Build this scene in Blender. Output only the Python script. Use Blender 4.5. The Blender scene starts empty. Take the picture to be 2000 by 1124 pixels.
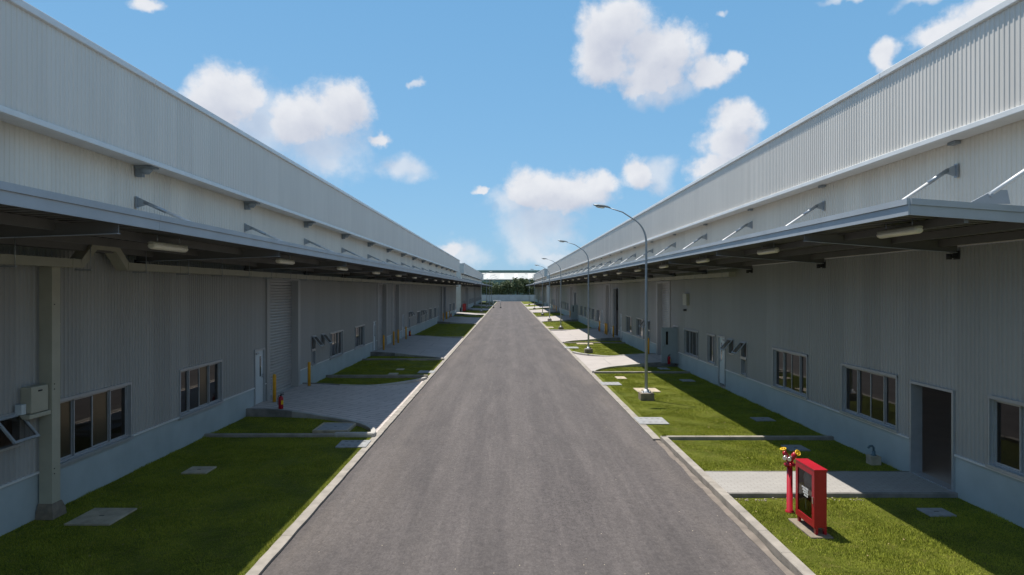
import bpy, math, random
import numpy as np
from mathutils import Vector, Matrix
random.seed(7); rng = np.random.default_rng(11)
PI = math.pi
sc = bpy.context.scene
COL = sc.collection
U0, V0, F, CAMZ = 993.0, 565.0, 1300.0, 4.5      # survey of the photograph: vanishing point, focal length in px, eye height

# ------------------------------------------------------------------ mesh helpers
class MB:
    def __init__(s): s.v = []; s.f = []; s.sm = []
    def face(s, pts, smooth=False):
        n = len(s.v); s.v += [tuple(p) for p in pts]; s.f.append(tuple(range(n, n+len(pts)))); s.sm.append(smooth)
    def box(s, x0, x1, y0, y1, z0, z1):
        x0, x1 = min(x0, x1), max(x0, x1); y0, y1 = min(y0, y1), max(y0, y1); z0, z1 = min(z0, z1), max(z0, z1)
        n = len(s.v)
        s.v += [(x0,y0,z0),(x1,y0,z0),(x1,y1,z0),(x0,y1,z0),(x0,y0,z1),(x1,y0,z1),(x1,y1,z1),(x0,y1,z1)]
        for q in ((0,3,2,1),(4,5,6,7),(0,1,5,4),(1,2,6,5),(2,3,7,6),(3,0,4,7)):
            s.f.append(tuple(n+i for i in q)); s.sm.append(False)
        return s
    def rings(s, rings, smooth=True, cap=True, close=True):
        n0 = len(s.v); k = len(rings[0])
        for r in rings: s.v += [tuple(p) for p in r]
        for i in range(len(rings)-1):
            for j in range(k if close else k-1):
                a = n0+i*k+j; b = n0+i*k+(j+1) % k
                s.f.append((a, b, b+k, a+k)); s.sm.append(smooth)
        if cap:
            s.f.append(tuple(n0+k-1-j for j in range(k))); s.sm.append(False)
            m = n0+(len(rings)-1)*k
            s.f.append(tuple(m+j for j in range(k))); s.sm.append(False)
        return s
    def tube(s, pts, r, n=8, cap=True, smooth=True):
        pts = [Vector(p) for p in pts]; R = r if isinstance(r, (list, tuple)) else [r]*len(pts)
        rings = []; up = None
        for i, p in enumerate(pts):
            d = (pts[min(i+1, len(pts)-1)] - pts[max(i-1, 0)]).normalized()
            if up is None:
                up = Vector((0,0,1)) if abs(d.z) < .9 else Vector((0,1,0))
            a = d.cross(up).normalized(); b = a.cross(d).normalized(); up = b
            rings.append([p + (a*math.cos(2*PI*j/n) + b*math.sin(2*PI*j/n))*R[i] for j in range(n)])
        return s.rings(rings, smooth, cap)
    def lathe(s, prof, c=(0,0,0), n=16, axis='z'):
        rings = []
        for r, h in prof:
            ring = []
            for j in range(n):
                a = 2*PI*j/n; x, y = r*math.cos(a), r*math.sin(a)
                p = (x, y, h) if axis == 'z' else ((h, x, y) if axis == 'x' else (y, h, x))
                ring.append((c[0]+p[0], c[1]+p[1], c[2]+p[2]))
            rings.append(ring)
        return s.rings(rings, True, True)
    def sweep(s, path, prof):            # path: list of (x,y,ztop,zbot) ; prof: width w -> kerb running along path
        rings = []
        for i, (x, y, zt, zb) in enumerate(path):
            a = path[max(i-1, 0)]; b = path[min(i+1, len(path)-1)]
            d = Vector((b[0]-a[0], b[1]-a[1])).normalized(); nx, ny = -d.y, d.x
            w = prof/2; c = .015
            rings.append([(x+nx*w, y+ny*w, zb), (x+nx*w, y+ny*w, zt-c), (x+nx*(w-c), y+ny*(w-c), zt),
                          (x-nx*(w-c), y-ny*(w-c), zt), (x-nx*w, y-ny*w, zt-c), (x-nx*w, y-ny*w, zb)])
        return s.rings(rings, False, True)
    def mesh(s, name, mat):
        me = bpy.data.meshes.new(name); me.from_pydata(s.v, [], s.f)
        me.polygons.foreach_set('use_smooth', s.sm)
        if mat: me.materials.append(mat)
        me.update(); return me

def link(name, me, parent=None, world=False):
    o = bpy.data.objects.new(name, me); COL.objects.link(o)
    if parent is not None:
        o.parent = parent
        if world: o.matrix_parent_inverse = Matrix.Translation(-parent.location)
    return o
def part(name, mb, mat, parent=None, world=False, bevel=0):
    o = link(name, mb.mesh(name, mat), parent, world)
    if bevel:
        m = o.modifiers.new('bevel', 'BEVEL'); m.width = bevel; m.segments = 2; m.limit_method = 'ANGLE'
    return o
def tag(o, label=None, cat=None, group=None, kind=None):
    if label: o['label'] = label
    if cat: o['category'] = cat
    if group: o['group'] = group
    if kind: o['kind'] = kind
    return o
def thing(name, label, cat, loc=(0,0,0), rz=0, group=None):
    o = bpy.data.objects.new(name, None); COL.objects.link(o); o.empty_display_size = .2
    o.location = loc; o.rotation_euler = (0,0,rz)
    return tag(o, label, cat, group)
def kids(o): return [c for c in bpy.data.objects if c.parent == o]
def copy_tree(o, parent=None):
    c = o.copy(); COL.objects.link(c)
    if parent is not None: c.parent = parent
    for ch in kids(o): copy_tree(ch, c)
    return c
def place(proto, used, loc, label, rz=None):
    o = proto if not used else copy_tree(proto)
    o.location = loc; o['label'] = label
    if rz is not None: o.rotation_euler = (0,0,rz)
    return o
def structure(name, mb, mat): return tag(part(name, mb, mat), kind='structure')
ORD = ['first','second','third','fourth','fifth','sixth','seventh','eighth','ninth','tenth','eleventh','twelfth','thirteenth',
       'fourteenth','fifteenth','sixteenth','seventeenth','eighteenth','nineteenth','twentieth','twenty-first','twenty-second','twenty-third','twenty-fourth','twenty-fifth','twenty-sixth','twenty-seventh']

# ------------------------------------------------------------------ materials
def nodes(name):
    m = bpy.data.materials.new(name); m.use_nodes = True
    nt = m.node_tree; b = nt.nodes['Principled BSDF']
    return m, nt, b
def N(nt, t, **kw):
    n = nt.nodes.new(t)
    for k, v in kw.items(): setattr(n, k, v)
    return n
def coords(nt, scale=(1,1,1), rot=(0,0,0)):
    tc = N(nt, 'ShaderNodeTexCoord'); mp = N(nt, 'ShaderNodeMapping')
    mp.inputs['Scale'].default_value = scale; mp.inputs['Rotation'].default_value = rot
    nt.links.new(tc.outputs['Object'], mp.inputs['Vector']); return mp.outputs['Vector']
def noise(nt, vec, scale, detail=4, rough=.55):
    n = N(nt, 'ShaderNodeTexNoise'); n.inputs['Scale'].default_value = scale; n.inputs['Detail'].default_value = detail
    n.inputs['Roughness'].default_value = rough; nt.links.new(vec, n.inputs['Vector']); return n.outputs['Fac']
def mapr(nt, val, a, b, c=0., d=1.):
    n = N(nt, 'ShaderNodeMapRange'); n.inputs[1].default_value = a; n.inputs[2].default_value = b
    n.inputs[3].default_value = c; n.inputs[4].default_value = d; nt.links.new(val, n.inputs[0]); return n.outputs[0]
def mix(nt, fac, c1, c2, blend='MIX'):
    n = N(nt, 'ShaderNodeMix', data_type='RGBA', blend_type=blend)
    for i, c in ((6, c1), (7, c2)):
        if isinstance(c, (tuple, list)): n.inputs[i].default_value = (*c[:3], 1)
        else: nt.links.new(c, n.inputs[i])
    if isinstance(fac, (int, float)): n.inputs[0].default_value = fac
    else: nt.links.new(fac, n.inputs[0])
    return n.outputs[2]
def math_(nt, op, a, b=None):
    n = N(nt, 'ShaderNodeMath', operation=op)
    for i, x in enumerate((a, b)):
        if x is None: continue
        if isinstance(x, (int, float)): n.inputs[i].default_value = x
        else: nt.links.new(x, n.inputs[i])
    return n.outputs[0]
def bump(nt, b, h, dist=.01, strength=.5):
    n = N(nt, 'ShaderNodeBump'); n.inputs['Distance'].default_value = dist; n.inputs['Strength'].default_value = strength
    nt.links.new(h, n.inputs['Height']); nt.links.new(n.outputs[0], b.inputs['Normal'])
def pmat(name, c, var=.12, scale=3, rough=.5, metal=0, bmp=0, bscale=60, spec=.5, stretch=(1,1,1)):
    m, nt, b = nodes(name); v = coords(nt, stretch)
    f = mapr(nt, noise(nt, v, scale, 5), .3, .7)
    d = tuple(x*(1-var) for x in c); l = tuple(min(1, x*(1+var*.6)) for x in c)
    nt.links.new(mix(nt, f, d, l), b.inputs['Base Color'])
    b.inputs['Roughness'].default_value = rough; b.inputs['Metallic'].default_value = metal; b.inputs['Specular IOR Level'].default_value = spec
    if bmp: bump(nt, b, noise(nt, v, bscale, 3), .01, bmp)
    return m
def cladding(name, c, rough=.45, pw=.95, va=.09):
    m, nt, b = nodes(name); v = coords(nt)
    sx = N(nt, 'ShaderNodeSeparateXYZ'); nt.links.new(v, sx.inputs[0])
    cell = math_(nt, 'FLOOR', math_(nt, 'DIVIDE', sx.outputs['Y'], pw))
    wn = N(nt, 'ShaderNodeTexWhiteNoise', noise_dimensions='1D'); nt.links.new(cell, wn.inputs['W'])
    k = mapr(nt, wn.outputs['Value'], 0, 1, 1-va, 1+va*.5)
    st = mapr(nt, noise(nt, coords(nt, (1, 2.2, .25)), 1.6, 6), .35, .75, 0, 1)      # faint rain streaks
    col = mix(nt, math_(nt, 'MULTIPLY', st, .22), c, tuple(x*.72 for x in c))
    sc_ = N(nt, 'ShaderNodeVectorMath', operation='SCALE'); nt.links.new(col, sc_.inputs[0]); nt.links.new(k, sc_.inputs['Scale'])
    nt.links.new(sc_.outputs[0], b.inputs['Base Color'])
    b.inputs['Roughness'].default_value = rough; b.inputs['Specular IOR Level'].default_value = .35
    bump(nt, b, noise(nt, coords(nt, (1, 1, .3)), 2.5, 2), .02, .25)
    return m
M = {}
M['clad_low'] = cladding('wall_cladding', (.395,.392,.38))  # base colour darkened to deepen the shade under the canopy
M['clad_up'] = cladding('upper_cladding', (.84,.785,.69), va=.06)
M['clad_fascia'] = cladding('fascia_cladding', (.71,.67,.615), va=.04)
M['trim'] = pmat('white_trim', (.72,.73,.73), .08, 2, .4)
M['plinth'] = pmat('plinth_paint', (.42,.485,.50), .10, 1.2, .7, bmp=.25, bscale=40)
M['canopy_trim'] = pmat('canopy_trim_paint', (.40,.44,.48), .10, 1.5, .38)
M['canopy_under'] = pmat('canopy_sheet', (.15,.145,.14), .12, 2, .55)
M['canopy_beam'] = pmat('canopy_beam_paint', (.20,.21,.22), .12, 4, .5)
M['steel'] = pmat('painted_steel', (.34,.38,.43), .12, 4, .45)
M['eave'] = pmat('eave_bracket_paint', (.28,.32,.35), .15, 6, .5)
M['galv'] = pmat('galvanised_steel', (.42,.45,.48), .15, 8, .38, .6)
M['rod'] = pmat('bright_brace_tube', (.80,.81,.82), .08, 5, .35)
M['roof'] = pmat('roof_sheet', (.62,.63,.64), .1, .5, .5)
M['frame'] = pmat('aluminium_frame', (.42,.44,.46), .08, 6, .35, .3)
M['door'] = pmat('door_paint', (.58,.64,.66), .06, 2, .45)
M['leaf'] = pmat('open_door_paint', (.32,.37,.40), .06, 2, .5)
M['shutter'] = pmat('shutter_slats', (.42,.415,.405), .08, 3, .36, .15)
M['interior'] = pmat('interior_paint', (.30,.30,.30), .1, 1, .8)
M['intfloor'] = pmat('interior_floor', (.42,.37,.33), .1, 1, .5)
def film():
    m, nt, b = nodes('bronze_film'); b.inputs['Base Color'].default_value = (.030,.026,.018,1); b.inputs['Roughness'].default_value = .32
    gl = N(nt, 'ShaderNodeBsdfGlossy'); gl.inputs['Roughness'].default_value = .20; gl.inputs['Color'].default_value = (.80,.60,.26,1)
    mx = N(nt, 'ShaderNodeMixShader'); mx.inputs[0].default_value = .075
    nt.links.new(b.outputs[0], mx.inputs[1]); nt.links.new(gl.outputs[0], mx.inputs[2]); nt.links.new(mx.outputs[0], nt.nodes['Material Output'].inputs[0]); return m
M['film'] = film()
M['cream'] = pmat('cream_steel', (.44,.42,.33), .08, 3, .5)
M['diffuser'] = pmat('lamp_diffuser', (.85,.80,.66), .06, 4, .35)
M['spout'] = pmat('dull_blue_steel', (.10,.16,.19), .15, 8, .5)
M['slot'] = pmat('slot_dark', (.12,.11,.10), .2, 10, .9)  # plain dark tone for the cover slots
M['dark'] = pmat('dark_rubber', (.03,.03,.032), .2, 10, .6)
M['yellow'] = pmat('yellow_paint', (.72,.36,.02), .14, 6, .42)
M['valve_yellow'] = pmat('valve_yellow_paint', (.80,.50,.01), .1, 10, .4)
M['red'] = pmat('red_paint', (.41,.009,.022), .12, 5, .33)
M['chrome'] = pmat('outlet_metal', (.72,.73,.73), .1, 10, .25, .9)
M['white'] = pmat('white_print', (.80,.80,.80), .05, 10, .5)
M['hose'] = pmat('white_hose', (.82,.82,.78), .2, 12, .6)
M['lamp_steel'] = pmat('lamp_pole_steel', (.30,.34,.37), .10, 4, .45, .2)
M['kerb'] = pmat('kerb_concrete', (.31,.28,.245), .28, 3.0, .85, bmp=.5, bscale=70)
M['kerb_pale'] = pmat('pale_precast_kerb', (.42,.40,.37), .22, 3, .8, bmp=.4, bscale=70)
M['stain_kerb'] = pmat('stained_concrete', (.24,.225,.21), .40, 2.2, .9, bmp=.5, bscale=50)
M['gutter'] = pmat('dusty_gutter', (.195,.165,.14), .35, 2.5, .95, bmp=.5, bscale=40)
M['slab'] = pmat('cover_concrete', (.46,.39,.29), .30, 3.5, .85, bmp=.5, bscale=80)
M['slab_grey'] = pmat('cover_grey', (.30,.305,.31), .25, 5, .8, bmp=.4, bscale=80)
M['green_wall'] = cladding('green_cladding', (.165,.28,.265), .5, 3)  # distance haze is put into this paler green
M['white_roof'] = pmat('pale_roof', (.47,.47,.44), .06, .2, .5)
M['dark_green'] = pmat('green_ridge', (.13,.22,.20), .1, .3, .5)
M['bwall'] = pmat('boundary_paint', (.42,.50,.56), .14, .5, .8)
M['dry'] = pmat('dry_leaf', (.30,.22,.11), .3, 30, .9)
M['bark'] = pmat('bark', (.10,.075,.05), .3, 6, .9)
M['block'] = pmat('plinth_concrete', (.23,.19,.145), .3, 6, .9, bmp=.5, bscale=60)

def glass(name='window_glass', t=.40):
    m, nt, b = nodes(name); nt.nodes.remove(b)
    out = nt.nodes['Material Output']
    tr = N(nt, 'ShaderNodeBsdfTransparent'); tr.inputs[0].default_value = (t, t*1.02, t*1.04, 1)
    gl = N(nt, 'ShaderNodeBsdfGlossy'); gl.inputs['Roughness'].default_value = .015; gl.inputs['Color'].default_value = (.85,.86,.86,1)
    fr = N(nt, 'ShaderNodeFresnel'); fr.inputs['IOR'].default_value = 1.5
    mx = N(nt, 'ShaderNodeMixShader'); nt.links.new(fr.outputs[0], mx.inputs[0])
    nt.links.new(tr.outputs[0], mx.inputs[1]); nt.links.new(gl.outputs[0], mx.inputs[2]); nt.links.new(mx.outputs[0], out.inputs[0])
    return m
M['glass'] = glass(); M['clear'] = glass('cabinet_glass', .66)

def asphalt():
    m, nt, b = nodes('asphalt'); v = coords(nt)
    big = mapr(nt, noise(nt, coords(nt, (.55, .10, 1)), 1.0, 5, .6), .30, .72)
    streak = mapr(nt, noise(nt, coords(nt, (2.6, .045, 1)), 1.0, 6, .65), .35, .75)
    fine = noise(nt, v, 55, 4, .75)
    col = mix(nt, big, (.064,.059,.062), (.116,.107,.109))
    col = mix(nt, math_(nt, 'MULTIPLY', streak, .6), col, (.140,.131,.128))
    mott = mapr(nt, noise(nt, v, .8, 6, .7), .42, .68)
    col = mix(nt, math_(nt, 'MULTIPLY', mott, .22), col, (.075,.072,.074))
    sx = N(nt, 'ShaderNodeSeparateXYZ'); nt.links.new(v, sx.inputs[0])
    # pale dust washed against both road edges, in patches
    edge = math_(nt, 'ABSOLUTE', math_(nt, 'SUBTRACT', sx.outputs['X'], .2))
    dn = mapr(nt, noise(nt, coords(nt, (.9, .12, 1)), 1.0, 5), .48, .66)
    em = math_(nt, 'MULTIPLY', mapr(nt, edge, 2.3, 4.1), dn)
    col = mix(nt, math_(nt, 'MULTIPLY', em, .55), col, (.27,.235,.20))
    scuff = mapr(nt, noise(nt, coords(nt, (9, .5, 1), (0,0,.25)), 1.0, 3, .5), .66, .74)
    col = mix(nt, math_(nt, 'MULTIPLY', scuff, .22), col, (.22,.21,.20))
    rust = mapr(nt, noise(nt, v, .9, 5, .7), .68, .78)
    col = mix(nt, math_(nt, 'MULTIPLY', rust, .25), col, (.22,.15,.09))
    spk = mapr(nt, noise(nt, v, 130, 2, .8), .72, .80)
    col = mix(nt, math_(nt, 'MULTIPLY', spk, .5), col, (.30,.29,.28))
    mid = mapr(nt, noise(nt, v, 22, 8, .85), .36, .64)
    col = mix(nt, math_(nt, 'MULTIPLY', mid, .55), col, (.045,.042,.044))
    blot = noise(nt, v, 6, 9, .88)
    col = mix(nt, mapr(nt, blot, .40, .60, 0, .45), col, (.165,.152,.150))
    trk = mapr(nt, math_(nt, 'SINE', math_(nt, 'ADD', math_(nt, 'MULTIPLY', sx.outputs['X'], 3.5), math_(nt, 'MULTIPLY', big, 1.2))), .1, 1)
    col = mix(nt, math_(nt, 'MULTIPLY', trk, .20), col, (.19,.175,.17))
    worn = mapr(nt, noise(nt, coords(nt, (2.2, .13, 1), (0,0,.03)), 1.1, 9, .78), .46, .64)
    col = mix(nt, math_(nt, 'MULTIPLY', worn, .42), col, (.185,.170,.168))
    col = mix(nt, mapr(nt, fine, .34, .66, 0, .40), col, (.045,.042,.044))
    drk = mapr(nt, noise(nt, coords(nt, (.75, .16, 1), (0,0,-.05)), 1.0, 7, .68), .50, .66)
    col = mix(nt, math_(nt, 'MULTIPLY', drk, .42), col, (.060,.056,.058))
    oil = mapr(nt, noise(nt, v, 1.7, 4, .6), .70, .76)
    col = mix(nt, math_(nt, 'MULTIPLY', oil, .5), col, (.045,.042,.042))
    # exposed aggregate: random stones at three sizes
    gsum = None
    for sc_v, am in ((34, .13), (15, .05), (6.5, .015)):
        vo = N(nt, 'ShaderNodeTexVoronoi'); vo.inputs['Scale'].default_value = sc_v; nt.links.new(coords(nt, (1, .55, 1)), vo.inputs['Vector'])
        sp = N(nt, 'ShaderNodeSeparateXYZ'); nt.links.new(vo.outputs['Color'], sp.inputs[0])
        t_ = math_(nt, 'MULTIPLY', math_(nt, 'SUBTRACT', sp.outputs['X'], .5), am*2)
        gsum = t_ if gsum is None else math_(nt, 'ADD', gsum, t_)
    sm_ = N(nt, 'ShaderNodeVectorMath', operation='SCALE'); nt.links.new(col, sm_.inputs[0]); nt.links.new(math_(nt, 'ADD', gsum, .96), sm_.inputs['Scale'])
    col = mix(nt, 1.0, sm_.outputs[0], (1.02,.975,.945), 'MULTIPLY')
    nt.links.new(col, b.inputs['Base Color']); b.inputs['Roughness'].default_value = .82; b.inputs['Specular IOR Level'].default_value = .3
    bump(nt, b, noise(nt, v, 90, 3, .8), .012, .8)
    return m
M['asphalt'] = asphalt()

def pavers(name, c1, c2, rot, mortar, bw=.24, rh=.12, ms=.012, frac=.5):
    m, nt, b = nodes(name)
    bt = N(nt, 'ShaderNodeTexBrick'); nt.links.new(coords(nt, (1,1,1), (0,0,rot)), bt.inputs['Vector'])
    bt.inputs['Color1'].default_value = (*c1,1); bt.inputs['Color2'].default_value = (*c2,1); bt.inputs['Mortar'].default_value = (*mortar,1)
    bt.inputs['Scale'].default_value = 1; bt.inputs['Mortar Size'].default_value = ms; bt.inputs['Brick Width'].default_value = bw
    bt.inputs['Row Height'].default_value = rh; bt.offset = frac
    v = coords(nt); st = mapr(nt, noise(nt, v, .7, 6, .65), .35, .72)
    col = mix(nt, math_(nt, 'MULTIPLY', st, .45), bt.outputs['Color'], tuple(x*.6 for x in c1))
    col = mix(nt, mapr(nt, noise(nt, v, 30, 3, .7), .3, .7, 0, .2), col, tuple(x*.55 for x in c1))
    nt.links.new(col, b.inputs['Base Color']); b.inputs['Roughness'].default_value = .85
    bump(nt, b, bt.outputs['Fac'], .006, -.6)
    return m
M['paver'] = pavers('driveway_pavers', (.62,.54,.50), (.57,.495,.46), math.radians(22), (.22,.195,.18), 1.2, .30, .018)
M['concrete'] = pavers('concrete_apron', (.45,.41,.385), (.43,.39,.37), 0, (.22,.21,.20), 3.0, 3.0, .02)
M['path'] = pavers('path_pavers', (.385,.365,.34), (.365,.345,.32), 0, (.25,.235,.22), .22, .11, .008)

def grass_mat(name, c1, c2, c3):
    m, nt, b = nodes(name); v = coords(nt)
    col = mix(nt, mapr(nt, noise(nt, v, .9, 7, .7), .40, .60), c1, c2)
    col = mix(nt, mapr(nt, noise(nt, v, 5, 4, .7), .5, .8, 0, .7), col, c3)
    if name == 'grass_blades':
        gi = N(nt, 'ShaderNodeNewGeometry')
        col = mix(nt, mapr(nt, gi.outputs['Random Per Island'], 0, 1, 0, .75), col, tuple(x*1.5 for x in c2))
    nt.links.new(col, b.inputs['Base Color']); b.inputs['Roughness'].default_value = .75; b.inputs['Specular IOR Level'].default_value = .12
    if name != 'grass_blades': bump(nt, b, noise(nt, v, 35, 5, .8), .05, 1.0)
    return m
M['turf'] = grass_mat('turf', (.095,.115,.012), (.150,.170,.022), (.22,.19,.06))
M['blades'] = grass_mat('grass_blades', (.145,.172,.020), (.268,.290,.038), (.37,.33,.07))
M['ground'] = pmat('ground_earth', (.12,.11,.07), .3, .1, .95)
def leafmat():
    m, nt, b = nodes('tree_leaves'); gi = N(nt, 'ShaderNodeNewGeometry')
    col = mix(nt, gi.outputs['Random Per Island'], (.045,.070,.034), (.17,.21,.085))
    nt.links.new(col, b.inputs['Base Color']); b.inputs['Roughness'].default_value = .6
    return m
M['leaves'] = leafmat()

# ------------------------------------------------------------------ setting: ground, road, lawns, drives
WL, WR = -9.15, 9.60                       # wall planes of the two rows
ROADL, ROADR = -3.90, 4.30
KL, KR = -4.10, 4.52                       # lawn side of the flush kerb strips
LZ = .045                                  # lawn level
ZW = .30                                   # drive level at the wall
g = MB(); g.face([(-700,-300,-.12),(700,-300,-.12),(700,1200,-.12),(-700,1200,-.12)]); structure('ground', g, M['ground'])
r = MB()
ys = list(np.linspace(-25, 243, 80))
for a, c in zip(ys[:-1], ys[1:]): r.face([(ROADL-.02,a,0),(ROADR+.15,a,0),(ROADR+.15,c,0),(ROADL-.02,c,0)])
structure('road', r, M['asphalt'])

def strip(x0, x1, y0, y1, zt, step, jit):
    """kerb strip cast in lengths with slightly uneven edges and open joints"""
    b = MB(); y = y0
    while y < y1:
        e = min(y+step, y1); n = 6 if y < 60 else 2
        rings = []
        for k in range(n+1):
            yy = y+.004+(e-y-.008)*k/n; ja, jb = random.uniform(-jit, jit), random.uniform(-jit, jit)
            rings.append([(x0+ja,yy,-.05),(x0+ja,yy,zt-.004),(x0+ja+.012,yy,zt),(x1+jb-.012,yy,zt),(x1+jb,yy,zt-.004),(x1+jb,yy,-.05)])
        b.rings(rings, False, True); y = e
    return b
structure('kerb_strip', strip(KL, ROADL, -20, 236, .055, 2.0, .007), M['kerb'])
structure('kerb_strip', strip(ROADR, KR, 19.75, 236, .055, 2.0, .007), M['kerb'])
structure('gutter', strip(ROADR+.05, 4.50, -20, 19.75, .010, 2.5, .025), M['gutter'])
kb = MB()
yy = -20
while yy < 19.7:
    e = min(yy+1.0, 19.75); kb.sweep([(4.60, yy+.004, .15, -.05), (4.60, e-.004, .15, -.05)], .19); yy = e
structure('kerb', kb, M['kerb'])

def near_curve(xr, xw, y0, dy, R=4.0, pw=.75):
    def fn(x):
        t = min(abs(x-xr)/R, 1.0); return y0 + dy*(1-(1-t)**2)**pw
    return fn
def far_curve(xr, xw, y0, dy, R=4.0):
    def fn(x):
        t = min(abs(x-xr)/R, 1.0); return y0 - dy*(1-(1-t)**2)**.8
    return fn
const = lambda y: (lambda x: y)
lawns = []; drives = []
def xs_for(side): 
    a, b = (KL, WL-.02) if side < 0 else (KR, WR+.02)
    return [a+(b-a)*(k/24)**1.4 for k in range(25)]
def drive_z(side, x):
    a, b = (KL, WL) if side < 0 else (KR, WR)
    t = max(0, min(1, abs(x-a)/abs(b-a))); t = t*t*(3-2*t)
    return .03 + (ZW-.03)*t
def sheet(side, lo, hi, zf, name, mat, ny=1):
    b = MB(); xs = xs_for(side)
    for x0, x1 in zip(xs[:-1], xs[1:]):
        for k in range(ny):
            f0, f1 = k/ny, (k+1)/ny
            p = lambda x, f: (x, lo(x)+(hi(x)-lo(x))*f, zf(x))
            b.face([p(x0,f0), p(x1,f0), p(x1,f1), p(x0,f1)] if side > 0 else [p(x1,f0), p(x0,f0), p(x0,f1), p(x1,f1)])
    return structure(name, b, mat)
def lawn(side, lo, hi):
    lawns.append((side, lo, hi)); sheet(side, lo, hi, lambda x: LZ, 'lawn', M['turf'])
def drive(side, lo, hi, mat): sheet(side, lo, hi, lambda x: drive_z(side, x), 'driveway', mat)
def edge_kerb(side, fn, mat='stain_kerb', w=.13, up=.035, zmin=.16):
    xs = xs_for(side); xr = (ROADL+.02) if side < 0 else (ROADR-.02)+.2
    path = [(x, fn(x), max(zmin, drive_z(side, x)+up), -.05) for x in xs]
    c = 18 if mat == 'stain_kerb' else 24
    structure('kerb', MB().sweep(path[:c+1], w+.03), M['kerb_pale'])
    if c < 24: structure('kerb', MB().sweep(path[c:], w), M[mat])
def beam(side, y, z=.14, w=.16, mat='kerb', short=0):
    a, b = (KL+.06, WL) if side < 0 else (KR, WR-short)
    k = MB(); n = 5
    for i in range(n):
        x0 = a+(b-a)*i/n; x1 = a+(b-a)*(i+1)/n; e = .004*(1 if b > a else -1)
        k.sweep([(x0+e,y,z,-.05),(x1-e,y,z,-.05)], w)
    structure('kerb', k, M[mat])
L, R_ = -1, 1
# left side, from the camera away
lawn(L, const(-6), const(20.0)); beam(L, 20.07, .14, .14)
N1 = near_curve(KL, WL, 20.15, 3.1, 4.5, .58); F1 = far_curve(KL, WL, 32.9, 3.3, 3.6)
lawn(L, const(20.16), lambda x: N1(x)-.05); edge_kerb(L, N1); drive(L, N1, F1, M['paver']); edge_kerb(L, F1)
lawn(L, lambda x: F1(x)+.05, const(33.3)); beam(L, 33.4, .19)
lawn(L, const(33.5), const(41.6)); beam(L, 41.7)
N2 = near_curve(KL, WL, 41.8, 2.4)
lawn(L, const(41.8), lambda x: N2(x)-.05); edge_kerb(L, N2); drive(L, N2, const(60.5), M['concrete']); edge_kerb(L, const(60.6))
N3 = near_curve(KL, WL, 83.2, 2.4)
lawn(L, const(60.7), lambda x: N3(x)-.05); edge_kerb(L, N3); drive(L, N3, const(102.5), M['concrete']); edge_kerb(L, const(102.6))
lawn(L, const(102.7), const(113)); edge_kerb(L, const(113.1)); drive(L, const(113.2), const(120), M['concrete']); edge_kerb(L, const(120.1))
lawn(L, const(120.2), const(138)); edge_kerb(L, const(138.1)); drive(L, const(138.2), const(150), M['concrete']); edge_kerb(L, const(150.1))
lawn(L, const(150.2), const(172)); edge_kerb(L, const(172.1)); drive(L, const(172.2), const(186), M['concrete'])
lawn(L, const(186.2), const(206)); drive(L, const(206.2), const(216), M['concrete']); lawn(L, const(216.2), const(238))
kq = MB().box(-5.25, -4.02, 19.97, 20.17, -.05, .185); tag(part('kerb', kq, M['kerb_pale'], None, False, .06), kind='structure')
# right side
lawn(R_, const(-6), const(14.2))
sheet(R_, const(14.28), const(15.88), lambda x: .14, 'footpath', M['path'])
for y in (14.25, 15.9):
    structure('kerb', MB().sweep([(4.70,y,.145,-.05),(WR,y,.145,-.05)], .09), M['stain_kerb'])
lawn(R_, const(15.95), const(19.6)); beam(R_, 19.7, .15, .14)
lawn(R_, const(19.8), const(35.1)); beam(R_, 35.2)
G1 = near_curve(KR, WR, 35.3, 2.9, 3.0); H1 = far_curve(KR, WR, 46.4, 3.2, 2.6)
lawn(R_, const(35.3), lambda x: G1(x)-.05); edge_kerb(R_, G1); drive(R_, G1, H1, M['concrete']); edge_kerb(R_, H1, 'kerb')
lawn(R_, lambda x: H1(x)+.05, const(54.5)); beam(R_, 54.6)
G2 = near_curve(KR, WR, 54.7, 2.6, 3.0); H2 = far_curve(KR, WR, 71.8, .8)
lawn(R_, const(54.7), lambda x: G2(x)-.05); edge_kerb(R_, G2); drive(R_, G2, H2, M['concrete']); edge_kerb(R_, H2, 'kerb')
G3 = near_curve(KR, WR, 89, 2.6, 3.0)
lawn(R_, lambda x: H2(x)+.05, lambda x: G3(x)-.05); edge_kerb(R_, G3); drive(R_, G3, const(106), M['concrete']); edge_kerb(R_, const(106.1), 'kerb')
lawn(R_, const(106.2), const(124)); edge_kerb(R_, const(124.1)); drive(R_, const(124.2), const(142), M['concrete']); edge_kerb(R_, const(142.1), 'kerb')
lawn(R_, const(142.2), const(152)); drive(R_, const(152.2), const(168), M['concrete']); lawn(R_, const(168.2), const(185))
drive(R_, const(185.2), const(195), M['concrete']); lawn(R_, const(195.2), const(238))

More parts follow.
